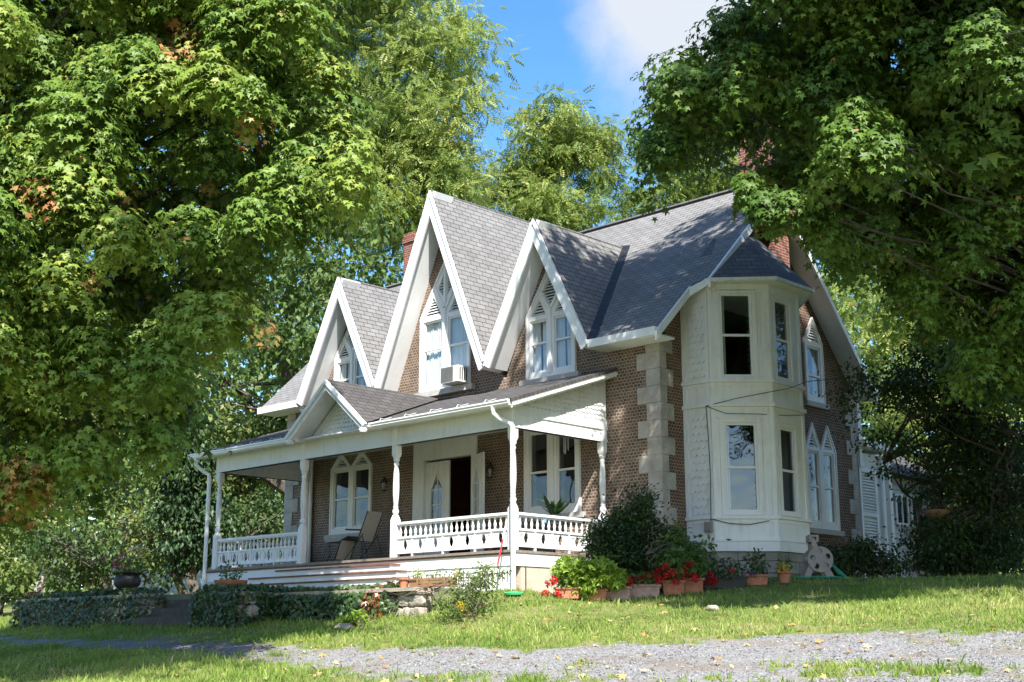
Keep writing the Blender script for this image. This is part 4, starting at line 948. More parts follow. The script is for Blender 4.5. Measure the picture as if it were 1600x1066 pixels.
tree('shade_tree', 'dark dense tree filling the gap behind the lowest gable', 'tree', gbase(530,46), [ell(500,480,46,120,110),ell(560,390,46,90,90),ell(440,560,45,90,80),ell(400,420,48,160,180),ell(210,430,50,220,220),ell(600,480,46,60,60)], 240, 46, 1.1, .30, LEAF, M['under'], 35, .5, group=BG, tlo=.0, thi=.45)
UG = 'young trees and bushes along the garden edge'
specs = [('young_tree','bright leafy young tree behind the far porch corner', 300,46,[(270,720,90,100),(300,640,80,70)],.22,'under'),
 ('young_tree','sunlit young tree with a pale trunk near the edge of the photo', 60,47,[(60,740,110,120),(120,640,100,90)],.2,'under'),
 ('young_tree','loose green tree seen between the pale trunk and the flower urn', 180,50,[(170,700,100,110),(220,610,80,80)],.2,'under'),
 ('young_tree','tree with yellowing leaves seen through the far end of the porch', 390,48,[(380,760,70,80),(410,690,70,60),(345,800,50,60)],.26,'under'),
 ('young_tree','tall thin tree at the outer edge beyond the low walls', -80,46,[(-70,720,120,160),(-120,560,120,120)],.2,'under')]
for i, (nm, lb, bx, d, es, tr, mt) in enumerate(specs):
    tree(nm, lb, 'tree', gbase(bx, d), [ell(a,b,d,c,e) for a,b,c,e in es], 90, 60, .95, .22, LEAF, M[mt], 50+i, tr, M['bark_pale'] if i == 1 else None, group=UG, tlo=.2, thi=.95)
for i, (lb, px, py, d, rx, ry, m_) in enumerate([('low sunny bush behind the flower urn', 235, 845, 42, 85, 65, 'under'), ('dim bush growing behind the ivy covered low wall', 120, 860, 38, 90, 65, 'darkleaf'), ('leafy bush at the left end of the ivy wall', 10, 850, 40, 70, 75, 'under'), ('rounded bush under the far porch railing', 395, 830, 44, 60, 60, 'darkleaf')]):
    tree('garden_bush', lb, 'bush', gbase(px, d), [ell(px,py,d,rx,ry)], 46, 70, .6, .15, LEAF, M[m_], 70+i, .05, group=UG, multi=4, tlo=.2, thi=.9)
tree('cedar_tree', 'dark drooping cedar just outside the far porch post', 'tree', gbase(295,41), [ell(290,790,41,55,110),ell(290,700,41,35,60),ell(330,840,41,40,60)], 120, 90, .55, .16, LEAF, M['needle'], 80, .16, tlo=.1, thi=.8, droop=1.2)
tree('lilac_shrub', 'tall dark many stemmed shrub in deep shade past the back corner', 'shrub', gbase(1490,28.5), [ell(1480,700,28.5,80,100),ell(1545,670,28.5,90,130),ell(1500,820,28.5,95,80),ell(1400,620,28,70,40),ell(1610,760,29,110,120),ell(1340,620,27.4,28,55),ell(1490,865,28.5,110,40),ell(1570,860,29,90,40),ell(1440,590,28.4,60,70),ell(1500,560,28.4,80,60),ell(1385,700,28,40,40),ell(1365,870,28.3,60,28)], 340, 85, .50, .10, LEAF, M['darkleaf'], 81, .06, multi=9, tlo=.05, thi=.8)
tree('lilac_shrub', 'second dark shrub at the far edge beyond the lawn', 'shrub', gbase(1660,31), [ell(1640,720,31,90,160),ell(1700,600,31,100,110)], 90, 70, .7, .12, LEAF, M['darkleaf'], 82, .06, multi=6, tlo=.1, thi=.9)
tree('garden_bush', 'low rounded bush in shade behind the hose reel', 'bush', gbase(1335,28.2), [ell(1345,868,28.2,42,30),ell(1305,872,28,26,24)], 34, 70, .32, .09, LEAF, M['darkleaf'], 83, .03, multi=4)
tree('garden_bush', 'broad dark bush behind the lilac closing the view past the wing', 'bush', gbase(1560,36), [ell(1530,790,36,90,110),ell(1610,780,36,110,130),ell(1480,830,36,60,70)], 130, 80, .8, .16, LEAF, M['darkleaf'], 84, .05, multi=5, tlo=.2)
# woodland closing the view behind everything
rg = np.random.default_rng(90); n = 90000; px = rg.uniform(-900, 2500, n); d = rg.uniform(74, 96, n)
top = 560-150*vnoise(px/170, px*0)-60*vnoise(px/47+3, px*0); top = np.where((px > 740) & (px < 1130), 700, top); py = 945-(945-top)*rg.uniform(0, 1, n)**1.25
c, r, u, w = cam_axes(); P = c+d[:,None]*(w+r*((px-800)/F)[:,None]-u*((py-533)/F)[:,None])
tag(leaves('woodland', P, rg.normal(0,1,(n,3))-np.array([0,0,.7]), UP+rg.normal(0,.7,(n,3)), rg.uniform(.5,1.0,n), vnoise(px/30, py/30)*.8+rg.normal(0,.1,n), LEAF, M['under']), kind='stuff', label='woodland far behind the garden')
# unseen trees added behind the camera for window reflections and to dim the sky light
far_side = [o for o in scene.objects if o.get('category') == 'tree' and o.name.startswith(('walnut', 'shade'))]
for i, (x, y, s, k) in enumerate(((33,-64,1.25,0),(56,-46,1.1,3),(8,-72,1.3,0),(70,-14,1.2,3),(-20,-70,1.2,0),(62,10,1.1,0))):
    src = far_side[k]; copy_thing(src, (x, y, float(gz(x, y))), ('unseen tall walnut added behind the camera for reflections', 'unseen dense tree added behind the camera for reflections')[k > 0], i*1.3, s)['group'] = 'unseen trees added behind the camera'
# ------------------------------------------------------------------ low walls, steps and terrace in front of the porch
M['fieldstone'] = pbr('fieldstone', (.26,.22,.18), .95, .3, 3.5, bump=.02, fine=18, col2=(.46,.41,.35))
M['capstone'] = pbr('capstone', (.36,.31,.25), .95, .2, 4, bump=.012)
M['stepstone'] = pbr('old_step_stone', (.085,.075,.065), .95, .25, 4, bump=.02)  # colour darkened to stand in for the deep shade on the steps
M['terra'] = pbr('terracotta', (.33,.115,.06), .85, .2, 7, bump=.003, col2=(.47,.20,.11))
M['terra_pale'] = pbr('pale_terracotta', (.36,.21,.16), .9, .12, 6, bump=.003, col2=(.50,.34,.27))
M['black_plastic'] = pbr('black_plastic', (.02,.02,.02), .5, .2, 5)
M['iron'] = pbr('dark_cast_iron', (.025,.025,.027), .55, .3, 6, bump=.004)
M['soil'] = pbr('potting_soil', (.04,.03,.02), 1, .4, 20, bump=.01)
M['wood'] = pbr('weathered_wood', (.28,.16,.085), .8, .25, 10, bump=.003)
M['sling'] = pbr('beige_sling_fabric', (.42,.39,.34), .9, .08, 20)
M['metal_dark'] = pbr('dark_painted_metal', (.04,.04,.04), .5, .2, 8)
M['taupe'] = pbr('taupe_plastic', (.25,.215,.20), .5, .08, 5)
M['hose'] = pbr('green_hose', (.03,.26,.17), .45, .1, 5)
tb = MB(); tb.box(-15.6, -2.5, -5.45, -.0, -1.4, -.72); terrace = tb.build('terrace', pbr('trodden_terrace', (.17,.15,.12), .95, .25, 3, bump=.01, col2=(.12,.15,.06))); tag(terrace, kind='structure')
def stones(mb, x0, x1, y0, y1, z0, z1, rg, axis='x'):
    """irregular fieldstones laid as a wall face"""
    z = z0
    while z < z1-.05:
        h = min(rg.uniform(.16,.30), z1-z); x = x0
        while x < x1:
            w_ = rg.uniform(.2,.48); c = np.array([(x+min(x+w_, x1))/2, (y0+y1)/2, z+h/2]); rad = np.array([w_/2*1.03, (y1-y0)/2*rg.uniform(.9,1.15), h/2*1.05])
            bm = bmesh.new(); bmesh.ops.create_icosphere(bm, subdivisions=3, radius=1)
            V = []
            for v in bm.verts:
                q = np.array(v.co); m_ = np.abs(q).max(); q = q*(1-.72)+q/m_*.72*.88; V.append(c+q*rad*(1+rg.normal(0,.085,3)))
            fs = [tuple(v.index for v in f.verts) for f in bm.faces]; bm.free(); mb.add(V, fs); x += w_
        z += h
def ivy(name, label, boxes, dens, seed, parent=None, cat='plant'):
    rg = np.random.default_rng(seed); P = []; Nm = []
    for (x0, x1, y0, y1, z0, z1) in boxes:
        for (n_, area, f) in (((0,-1,0), (x1-x0)*(z1-z0), lambda k: np.stack([rg.uniform(x0,x1,k), np.full(k,y0), rg.uniform(z0,z1,k)], -1)),
                              ((0,0,1), (x1-x0)*(y1-y0)*.7, lambda k: np.stack([rg.uniform(x0,x1,k), rg.uniform(y0,y1,k), np.full(k,z1)], -1)),
                              ((1,0,0), (y1-y0)*(z1-z0), lambda k: np.stack([np.full(k,x1), rg.uniform(y0,y1,k), rg.uniform(z0,z1,k)], -1)),
                              ((-1,0,0), (y1-y0)*(z1-z0), lambda k: np.stack([np.full(k,x0), rg.uniform(y0,y1,k), rg.uniform(z0,z1,k)], -1))):
            k = int(area*dens); q = f(k); q = q+np.array(n_)*(rg.uniform(0,.12,k)+.06*vnoise(q[:,0]*3, q[:,2]*3+q[:,1]))[:,None]; P.append(q); Nm.append(np.tile(n_, (k,1)))
    P = np.concatenate(P); Nm = np.concatenate(Nm).astype(float); n = len(P); A = rg.normal(0,.5,(n,3))+np.array([0,0,-.9]); Nn = Nm+rg.normal(0,.42,(n,3))+UP*.35
    ti = vnoise(P[:,0]*1.6+5, P[:,2]*1.6)*.7+rg.normal(.08,.12,n); ti = np.minimum(ti, .9); br = (vnoise(P[:,0]*1.3, P[:,2]*.5+2) > .86) & (rg.random(n) < .6); ti[br] = 1
    return leaves(name, P, A, Nn, rg.uniform(.06,.105,n), ti, MAPLE, M['ivy'], parent, label=label, cat=cat)
rgS = np.random.default_rng(5)
wl = thing('stone_wall', (-3.3,-5.45,-1.4), 'low fieldstone wall with flat capstones in front of the porch steps', 'wall')
mb = MB(); mb.box(-5.6,-1.25,-5.45,-5.15,-1.6,-.86); mb.build('wall_core', M['fieldstone'], wl)
mb = MB(); stones(mb, -3.0, -1.1, -5.58, -5.38, -1.62, -.86, rgS); mb.build('fieldstone', M['fieldstone'], wl, smooth=True)
mb = MB()
x = -5.6
while x < -1.2:
    w_ = rgS.uniform(.7,1.0); mb.box(x, min(x+w_-.015, -1.15), -5.66+rgS.uniform(-.02,.02), -5.05, -.86, -.80+rgS.uniform(-.008,.008)); x += w_
mb.build('capstone', M['capstone'], wl)
pier = thing('stone_pier', (-6.2,-5.8,-1.6), 'ivy grown stone pier beside the garden steps carrying the shallow bowl planter', 'wall')
mb = MB(); stones(mb, -7.0,-5.5,-6.25,-6.0,-1.8,-.85, rgS); mb.box(-6.95,-5.5,-6.15,-5.2,-1.8,-.85); mb.build('fieldstone', M['fieldstone'], pier, smooth=True)
MB().box(-7.08,-5.45,-6.32,-5.1,-.85,-.78).build('capstone', M['capstone'], pier)
wf = thing('stone_wall', (-12.6,-5.6,-1.5), 'low shaded stone wall overgrown with ivy beyond the garden steps', 'wall')
mb = MB(); stones(mb, -15.9,-9.75,-5.85,-5.6,-1.7,-.78, rgS); mb.box(-15.9,-9.75,-5.75,-5.3,-1.7,-.78); mb.build('fieldstone', M['fieldstone'], wf, smooth=True)
MB().box(-15.95,-9.7,-5.9,-5.2,-.78,-.71).build('capstone', M['capstone'], wf)
ivy('ivy', 'dark green ivy sheet covering the sunlit low wall', [(-5.5,-1.85,-5.62,-5.2,-1.55,-.83)], 620, 41)
ivy('ivy', 'ivy mat hanging over the shaded pier beside the garden steps', [(-7.05,-5.48,-6.34,-5.2,-1.7,-.76)], 560, 42)
ivy('ivy', 'ivy trailing over the far shaded wall under the flower urn', [(-15.9,-9.8,-5.92,-5.3,-1.5,-.70)], 330, 43)
gs = thing('garden_steps', (-8.4,-5.6,-1.5), 'worn dark stone garden steps between the two ivy walls', 'steps')
for k in range(3):
    MB().box(-9.75,-6.98,-6.1+.32*k,-5.2,-1.6,-1.22+.19*k).build('step', M['stepstone'], gs)

# ------------------------------------------------------------------ small plants and pots
def cloud(rg, c, r, n, size, droop=.3):
    v = unit(rg.normal(0,1,(n,3)))*(rg.uniform(.15,1,(n,1))**.5); v[:,2] = v[:,2]; P = np.array(c)+v*np.array(r)
    A = v+rg.normal(0,.6,(n,3)); A[:,2] -= droop; Nn = UP+v*.8+rg.normal(0,.4,(n,3)); return P, A, Nn, rg.uniform(.7,1.3,n)*size
def bouquet(parent, c, r, n, size, mat, seed, tmpl=LEAF, name='foliage', tlo=.1, thi=.9, stems=8, z0=None):
    rg = np.random.default_rng(seed); P, A, Nn, s = cloud(rg, c, r, n, size)
    ti = rg.uniform(tlo, thi, n)*.6+.4*vnoise(P[:,0]*7+P[:,1]*5, P[:,2]*7)*(thi-tlo)
    leaves(name, P, A, Nn, s, ti, tmpl, mat, parent)
    if stems:
        mb = MB(); zb = c[2]-r[2] if z0 is None else z0
        for k in range(stems):
            a = rg.uniform(0,6.28); q = rg.uniform(.3,.85); limb(mb, (c[0]+.25*r[0]*math.cos(a), c[1]+.25*r[1]*math.sin(a), zb), (c[0]+q*r[0]*math.cos(a), c[1]+q*r[1]*math.sin(a), c[2]+r[2]*rg.uniform(.1,.8)), .009, .004, rg, .5, 5, 4)
        mb.build('stem', M['stem'], parent, recalc=False)
def blooms(parent, pts, rad, mat, seed, n=64, name='flower_head'):
    """each head a ball of petals of its own"""
    rg = np.random.default_rng(seed)
    for p in pts:
        P, A, Nn, s = cloud(rg, p, (rad*1.15,rad*1.15,rad*.85), n, rad*.75, 0); leaves(name, P, A, Nn, s, rg.uniform(0,1,n), QUAD, mat, parent)
def pot(parent, c, r, h, mat, rim=.02, n=20, taper=.72):
    mb = MB(); mb.lathe([(r*taper,0),(r*.93,h*.78),(r,h*.80),(r+rim,h*.82),(r+rim,h),(r-.01,h),(r-.02,h*.9),(0,h*.88)], c, n); return mb.build('pot', mat, parent, smooth=True)
def trough(parent, c, lx, ly, h, mat, ang=0, rim=.018):
    """long planter with a rolled rim, lx long"""
    ca_, sa_ = math.cos(ang), math.sin(ang)
    T = lambda x, y, z: (c[0]+x*ca_-y*sa_, c[1]+x*sa_+y*ca_, c[2]+z); mb = MB()
    def ring(a, b, z): return [T(sx*a, sy*b, z) for sx, sy in ((-1,-1),(1,-1),(1,1),(-1,1))]
    L_ = [ring(lx/2*.9,ly/2*.85,0), ring(lx/2*.97,ly/2*.96,h*.8), ring(lx/2+rim,ly/2+rim,h*.82), ring(lx/2+rim,ly/2+rim,h), ring(lx/2-.02,ly/2-.02,h), ring(lx/2-.03,ly/2-.03,h*.86)]
    V = sum(L_, []); fs = [(i*4+k, i*4+(k+1)%4, (i+1)*4+(k+1)%4, (i+1)*4+k) for i in range(5) for k in range(4)]+[(3,2,1,0),(20,21,22,23)]
    mb.add(V, fs); return mb.build('planter_box', mat, parent)
def g(x, y): return float(gz(x, y))
def along(px, py, d):
    p = at(px, py, d); return p[0], p[1], g(p[0], p[1])
BOXANG = R(41)
# row of planters in front of the porch end and the bay
x, y, z = along(886, 935, 23.6); t = thing('flower_planter', (x,y,z), 'small planter of red geraniums half hidden beside the porch corner', 'planter'); trough(t, (x,y,z), .45, .22, .2, M['terra'], BOXANG)
bouquet(t, (x,y,z+.36), (.26,.22,.2), 260, .07, M['shrub'], 101, z0=z+.15); blooms(t, [at(858,912,23.5), at(866,906,23.5), at(872,928,23.45), at(852,927,23.45)], .06, M['red'], 102)
x, y, z = along(922, 936, 23.8); t = thing('flower_planter', (x,y,z), 'terracotta box holding a big lime green leafy plant', 'planter'); trough(t, (x,y,z), .62, .24, .20, M['terra'], BOXANG)
rg = np.random.default_rng(103)
for px, py, rx, rz_ in ((895,893,.42,.26),(935,893,.36,.24),(958,903,.24,.18),(905,915,.36,.2)):
    bouquet(t, at(px,py,23.8), (rx,rx*.75,rz_), 430, .105, M['lime'], int(px), MAPLE, stems=5, z0=z+.18)
n = 14; P = np.tile(np.array([x-.18,y-.12,z+.05]), (n,1))+rg.normal(0,.04,(n,3)); a = rg.uniform(0,6.28,n); leaves('strap_leaf', P, np.stack([np.cos(a)*.5,np.sin(a)*.5,np.full(n,1.)],-1), rg.normal(0,1,(n,3))+UP*.3, rg.uniform(.4,.65,n), rg.uniform(.3,.9,n), STRAP, M['lime'], t)
for i, (px, py, d, lb) in enumerate(((960,934,24.0,'pale terracotta trough of red geraniums next to the lime green plant'), (1006,932,24.2,'pale terracotta trough with low red geraniums beside the square terracotta boxes'))):
    x, y, z = along(px, py, d); t = thing('flower_planter', (x,y,z), lb, 'planter', 'long planters along the lawn'); trough(t, (x,y,z), .60, .26, .24, M['terra_pale'], BOXANG)
    bouquet(t, (x,y,z+.34), (.34,.3,.12), 300, .07, M['shrub'], 110+i, z0=z+.2, tlo=.4)
    blooms(t, [at(a,b,d-.05) for a,b in (((968,902),(971,914),(980,905),(985,914),(977,909)),((1003,905),(1012,900),(1022,902),(1028,893),(990,905)))[i]], .055, M['red'], 112+i)
for i, (px, d, lb) in enumerate(((1052,24.3,'square terracotta box under the tall geraniums next to the pale troughs'), (1082,24.5,'square terracotta box under the tall geraniums next to the black planter'))):
    x, y, z = along(px, 928, d); t = thing('flower_planter', (x,y,z), lb, 'planter', 'terracotta boxes below the yew'); trough(t, (x,y,z), .40, .3, .27, M['terra'], BOXANG)
    bouquet(t, (x,y,z+.56), (.34,.34,.28), 300, .12, M['shrub'], 120+i, MAPLE, z0=z+.2, tlo=.1, thi=.7)
    blooms(t, [at(a,b,d-.3) for a,b in (((1038,885),(1052,893),(1031,905),(1056,908),(1042,898)),((1070,887),(1077,881),(1067,899),(1083,899),(1088,905)))[i]], .06, M['red'], 122+i)
x, y, z = along(1132, 922, 24.9); t = thing('flower_planter', (x,y,z), 'long black plastic planter with red and violet flowers under the bay', 'planter'); trough(t, (x,y,z), .85, .26, .22, M['black_plastic'], BOXANG)
bouquet(t, (x,y,z+.36), (.5,.35,.2), 420, .075, M['darkleaf'], 130, z0=z+.2); blooms(t, [at(a,b,24.7) for a,b in ((1114,902),(1108,897),(1117,908),(1106,909),(1144,892))], .055, M['red'], 131); blooms(t, [at(a,b,24.7) for a,b in ((1160,890),(1174,896),(1170,902))], .045, M['purple'], 132, 18)
x, y, z = along(1182, 915, 25.1); t = thing('flower_planter', (x,y,z), 'mossy terracotta box with a dark leafy plant under the bay window', 'planter'); trough(t, (x,y,z), .42, .24, .2, M['terra'], BOXANG); bouquet(t, (x,y,z+.42), (.24,.22,.28), 240, .08, M['darkleaf'], 133, z0=z+.15)
x, y, z = along(1226, 911, 25.2); t = thing('flower_pot', (x,y,z), 'round red pot with one yellow flower at the bay corner', 'flower pot'); pot(t, (x,y,z), .14, .22, M['terra']); bouquet(t, (x,y,z+.34), (.15,.15,.15), 110, .07, M['shrub'], 134, z0=z+.18); blooms(t, [at(1224,886,25.1)], .085, M['yellow'], 135, 60)
# yew and loose shrubs at the corner
x, y, z = along(985, 915, 25.3); tree('yew_shrub', 'dark feathery evergreen shrub at the quoined corner of the house', 'shrub', (x,y,z), [(at(975,840,25.3),(.62,.6,.62)),(at(1000,800,25.2),(.35,.35,.35)),(at(950,850,25.0),(.42,.4,.4)),(at(985,880,25.0),(.6,.5,.4))], 130, 120, .26, .07, LEAF, M['needle'], 140, .04, multi=6, tlo=.1, thi=.9, droop=.1)
x, y, z = along(1055, 910, 25.2); tree('garden_bush', 'broad leaved green shrub between the yew and the bay', 'bush', (x,y,z), [(at(1050,848,25.2),(.42,.4,.38)),(at(1035,880,25.0),(.4,.4,.3)),(at(1085,868,25.2),(.3,.3,.35))], 46, 40, .26, .12, LEAF, M['shrub'], 141, .03, multi=5, tlo=.1, thi=.85)
x, y, z = along(735, 960, 22.3); tree('rose_bush', 'leggy rose bush with yellow blooms at the end of the stone wall', 'bush', (x,y,z), [(at(725,920,22.3),(.42,.4,.34)),(at(760,905,22.6),(.35,.35,.3)),(at(705,950,22.0),(.3,.3,.18)),(at(752,940,22.3),(.22,.22,.18))], 56, 26, .17, .065, LEAF, M['shrub'], 142, .012, multi=9, tlo=.45, thi=.95)
blooms(scene.objects['rose_bush'], [at(719,943,21.9), at(722,951,21.9), at(714,896,22.2)], .042, M['yellow'], 144, 40)
x, y, z = along(548, 972, 22.6); tree('small_shrub', 'little yellow green shrub on the lawn against the ivy wall', 'shrub', (x,y,z), [((x,y,z+.18),(.22,.2,.14))], 22, 26, .12, .07, LEAF, M['lime'], 143, .012, multi=4, tlo=.1, thi=.7)
# urn and bowl on the walls
c0 = (-11.1,-5.6,-.71); t = thing('flower_urn', c0, 'black cast iron urn of magenta flowers on the far ivy wall', 'urn')
mb = MB(); mb.lathe([(.17,0),(.19,.02),(.12,.06),(.10,.09),(.2,.14),(.29,.24),(.31,.34),(.27,.43),(.25,.46),(.30,.49),(.31,.51),(.28,.51),(.25,.47),(0,.45)], c0, 24); mb.build('urn_body', M['iron'], t, smooth=True)
bouquet(t, (c0[0],c0[1],c0[2]+.66), (.42,.42,.2), 420, .08, M['shrub'], 150, z0=c0[2]+.5); rg = np.random.default_rng(151); blooms(t, [(c0[0]+a, c0[1]+b-.1, c0[2]+.72+h) for a,b,h in zip(rg.uniform(-.42,.42,16), rg.uniform(-.35,.3,16), rg.uniform(-.12,.2,16))], .055, M['pink'], 152, 22)
c0 = (-6.72,-5.75,-.78); t = thing('bowl_planter', c0, 'shallow terracotta bowl with a straggly plant on the shaded pier', 'planter')
mb = MB(); mb.lathe([(.16,0),(.2,.02),(.31,.16),(.34,.24),(.34,.27),(.31,.27),(.29,.22),(0,.2)], c0, 22); mb.build('bowl', M['terra'], t, smooth=True); bouquet(t, (c0[0],c0[1],c0[2]+.42), (.36,.3,.22), 120, .08, M['shrub'], 153, z0=c0[2]+.2, stems=14)
# pots on the capstones
p = on(631,917,1,-5.35); c0 = (p[0],-5.35,-.795); t = thing('flower_pot', c0, 'small round terracotta pot on the capstones of the low wall', 'flower pot'); pot(t, c0, .095, .19, M['terra']); MB().lathe([(.0,.16),(.085,.165),(0,.17)], c0, 12).build('soil', M['soil'], t)
p = on(648,916,1,-5.3); c0 = (p[0]+.05,-5.28,-.795); t = thing('flower_pot', c0, 'wooden square pot with a sprig between the clay pot and the slatted tray', 'flower pot'); trough(t, c0, .26,.2,.17, M['wood']); bouquet(t, (c0[0],c0[1],c0[2]+.24), (.13,.1,.12), 60, .06, M['lime'], 154, z0=c0[2]+.12)
p = on(676,918,1,-5.3); c0 = (p[0]+.1,-5.3,-.795); t = thing('slatted_planter', c0, 'slatted brown wooden planter box on the low wall', 'planter')
mb = MB()
for k in range(3): mb.box(c0[0]-.34,c0[0]+.34,c0[1]-.15,c0[1]-.13,c0[2]+.01+.055*k,c0[2]+.05+.055*k); mb.box(c0[0]-.34,c0[0]+.34,c0[1]+.13,c0[1]+.15,c0[2]+.01+.055*k,c0[2]+.05+.055*k)
for sx in (-1,1): mb.box(c0[0]+sx*.34-.012,c0[0]+sx*.34+.012,c0[1]-.17,c0[1]+.17,c0[2],c0[2]+.17)
mb.build('slat_box', M['wood'], t); bouquet(t, (c0[0],c0[1],c0[2]+.2), (.28,.1,.1), 70, .06, M['shrub'], 155, z0=c0[2]+.02)
# stones on the lawn
for px, py, d, sc, lb in ((1113,947,21.6,(.13,.1,.06),'small grey stone lying alone on the sunny lawn'), (537,978,22.4,(.22,.14,.08),'flat pale stone in the grass in front of the ivy wall')):
    x, y, z = along(px, py, d); rg = np.random.default_rng(int(px)); bm = bmesh.new(); bmesh.ops.create_icosphere(bm, subdivisions=2, radius=1); V = [np.array([x,y,z+sc[2]*.5])+np.array(v.co)*np.array(sc)*(1+rg.normal(0,.07)) for v in bm.verts]; fs = [tuple(v.index for v in f.verts) for f in bm.faces]; bm.free()
    MB().add(V, fs).build('lawn_stone', M['fieldstone'], smooth=True, label=lb, cat='stone')
# rake against the porch
a = on(792,812,1,-3.15); b = on(769,925,1,-3.75); t = thing('garden_rake', tuple(b), 'red and grey garden tool handle leaning on the porch corner', 'garden tool')
m_ = b+(a-b)*.35; m2 = b+(a-b)*.72
MB().tube([b,m_], .014, 8).build('shaft', M['gutter'], t, smooth=True); mb = MB(); mb.tube([m_,m2], .016, 8); mb.build('grip', pbr('red_handle', (.55,.03,.04), .4, .1, 5), t, smooth=True); MB().tube([m2,a], .014, 8).build('handle', M['gutter'], t, smooth=True)
mb = MB(); mb.bar(b+np.array([-.16,0,.01]), b+np.array([.16,0,.01]), .03, .02)
for k in range(9): mb.bar(b+np.array([-.16+.04*k,0,.0]), b+np.array([-.16+.04*k,-.03,-.09]), .008, .008)
mb.build('rake_head', M['metal_dark'], t)
x, y, z = along(803, 934, 23.3); MB().lathe([(.0,.0),(.17,.0),(.18,.03),(.15,.05),(.05,.065),(0,.07)], (x,y,z+.01), 20).build('green_lid', pbr('bright_green_plastic', (.06,.42,.14), .4, .1, 5), smooth=True, label='round bright green plastic lid in the grass at the foot of the porch corner', cat='lid')

# hose reel at the back corner of the bay
c0 = np.array(along(1278, 908, 25.6)); t = thing('hose_reel', tuple(c0), 'taupe plastic garden hose reel cart beside the bay', 'hose reel')
rv = np.array([math.cos(YAW), math.sin(YAW), 0]); fv = np.array([-math.sin(YAW), math.cos(YAW), 0])
T = lambda u, w_, v: tuple(c0+rv*u+fv*w_+np.array([0,0,v]))
for w0 in (-.17,.17):
    mb = MB(); fm = lambda u, v, w: T(u, w0+w, v)
    mb.plate([[(-.30,0),(-.20,0),(-.02,.34),(.14,0),(.27,0),(.27,.06),(.05,.46),(-.07,.78),(-.14,.78),(-.10,.45),(-.30,.06)]], fm, -.025, .025)
    ring = [(.02+.25*math.cos(q), .36+.25*math.sin(q)) for q in np.linspace(0, 2*math.pi, 25)[:-1]]
    hs = [[(.02+.155*math.cos(b_)+.055*math.cos(q), .36+.155*math.sin(b_)+.055*math.sin(q)) for q in np.linspace(0, 2*math.pi, 9)[:-1]] for b_ in np.linspace(.4, 2*math.pi+.4, 6)[:-1]]
    mb.build('side_frame', M['taupe'], t); mb = MB(); mb.plate([ring]+hs, lambda u, v, w: T(u, w0*1.3+w, v), -.012, .012); mb.build('reel_disc', M['taupe'], t)
mb = MB(); mb.tube([T(.02,-.15,.36), T(.02,.15,.36)], .07, 14); mb.build('drum', M['taupe'], t, smooth=True)
mb = MB(); mb.plate([rect(-.16,.02,.70,.84), rect(-.12,-.03,.735,.80)], lambda u, v, w: T(u, w, v), -.17, .17); mb.build('handle', M['taupe'], t)
mb = MB()
for k in range(9):
    q = np.linspace(0, 2*math.pi, 22); rr_ = .10+.012*(k % 3); mb.tube([T(.02+rr_*math.cos(a), -.12+.03*k, .36+rr_*math.sin(a)) for a in q], .013, 6, cap=False)
for k in range(4): mb.tube([T(.14,-.1+.05*k,.38), T(.26+.02*k,-.05,.28-.01*k), T(.40+.05*k,-.02,.10-.02*k), T(.55+.03*k,.0,.02), T(.42,-.15,.015), T(.2,-.2,.015)], .013, 6)
pp = [T(-.55,-.25,.02), T(-.3,-.34,.02), T(0,-.36,.02), T(.3,-.3,.02), T(.5,-.1,.02)]
mb.tube(pp, .013, 6); mb.build('hose', M['hose'], t, smooth=True)
# hanging basket in the shrub
c0 = at(1462,800,28.0); t = thing('hanging_basket', tuple(c0), 'brown woven hanging basket dangling inside the dark shrub', 'hanging basket')
MB().lathe([(.05,-.14),(.18,-.1),(.27,0),(.28,.03),(.25,.03),(.2,-.05),(0,-.08)], c0, 18).build('basket', M['wood'], t, smooth=True)
mb = MB()
for k in range(3): mb.tube([c0+np.array([.26*math.cos(k*2.1),.26*math.sin(k*2.1),.02]), c0+np.array([0,0,.6])], .006, 4)
mb.build('chain', M['metal_dark'], t)

# ------------------------------------------------------------------ things on the house and the porch
p = on(714,606,1,-.1); c0 = (-5.98,-.30,4.26); t = thing('air_conditioner', c0, 'window air conditioner jutting from the tall middle gable window', 'air conditioner')
mb = MB(); mb.box(-6.27,-5.66,-.42,.06,4.27,4.66); mb.build('case', pbr('beige_white_metal', (.66,.66,.62), .45, .05, 4), t)
mb = MB()
for k in range(15): mb.box(-6.24+.0,-5.83,-.428,-.42,4.295+.023*k,4.305+.023*k)
mb.build('grille', pbr('grey_grille', (.22,.22,.21), .6, .1, 5), t)
mb = MB(); mb.box(-6.245,-5.825,-.4235,-.4205,4.285,4.645); mb.build('grille_backing', pbr('dark_grille_gap', (.12,.12,.12), .7, .1, 5), t)
mb = MB()
for k in range(4): mb.box(-5.659,-5.655,-.36+.07*k,-.33+.07*k,4.31,4.62)
mb.build('side_vent', M['black_plastic'], t)
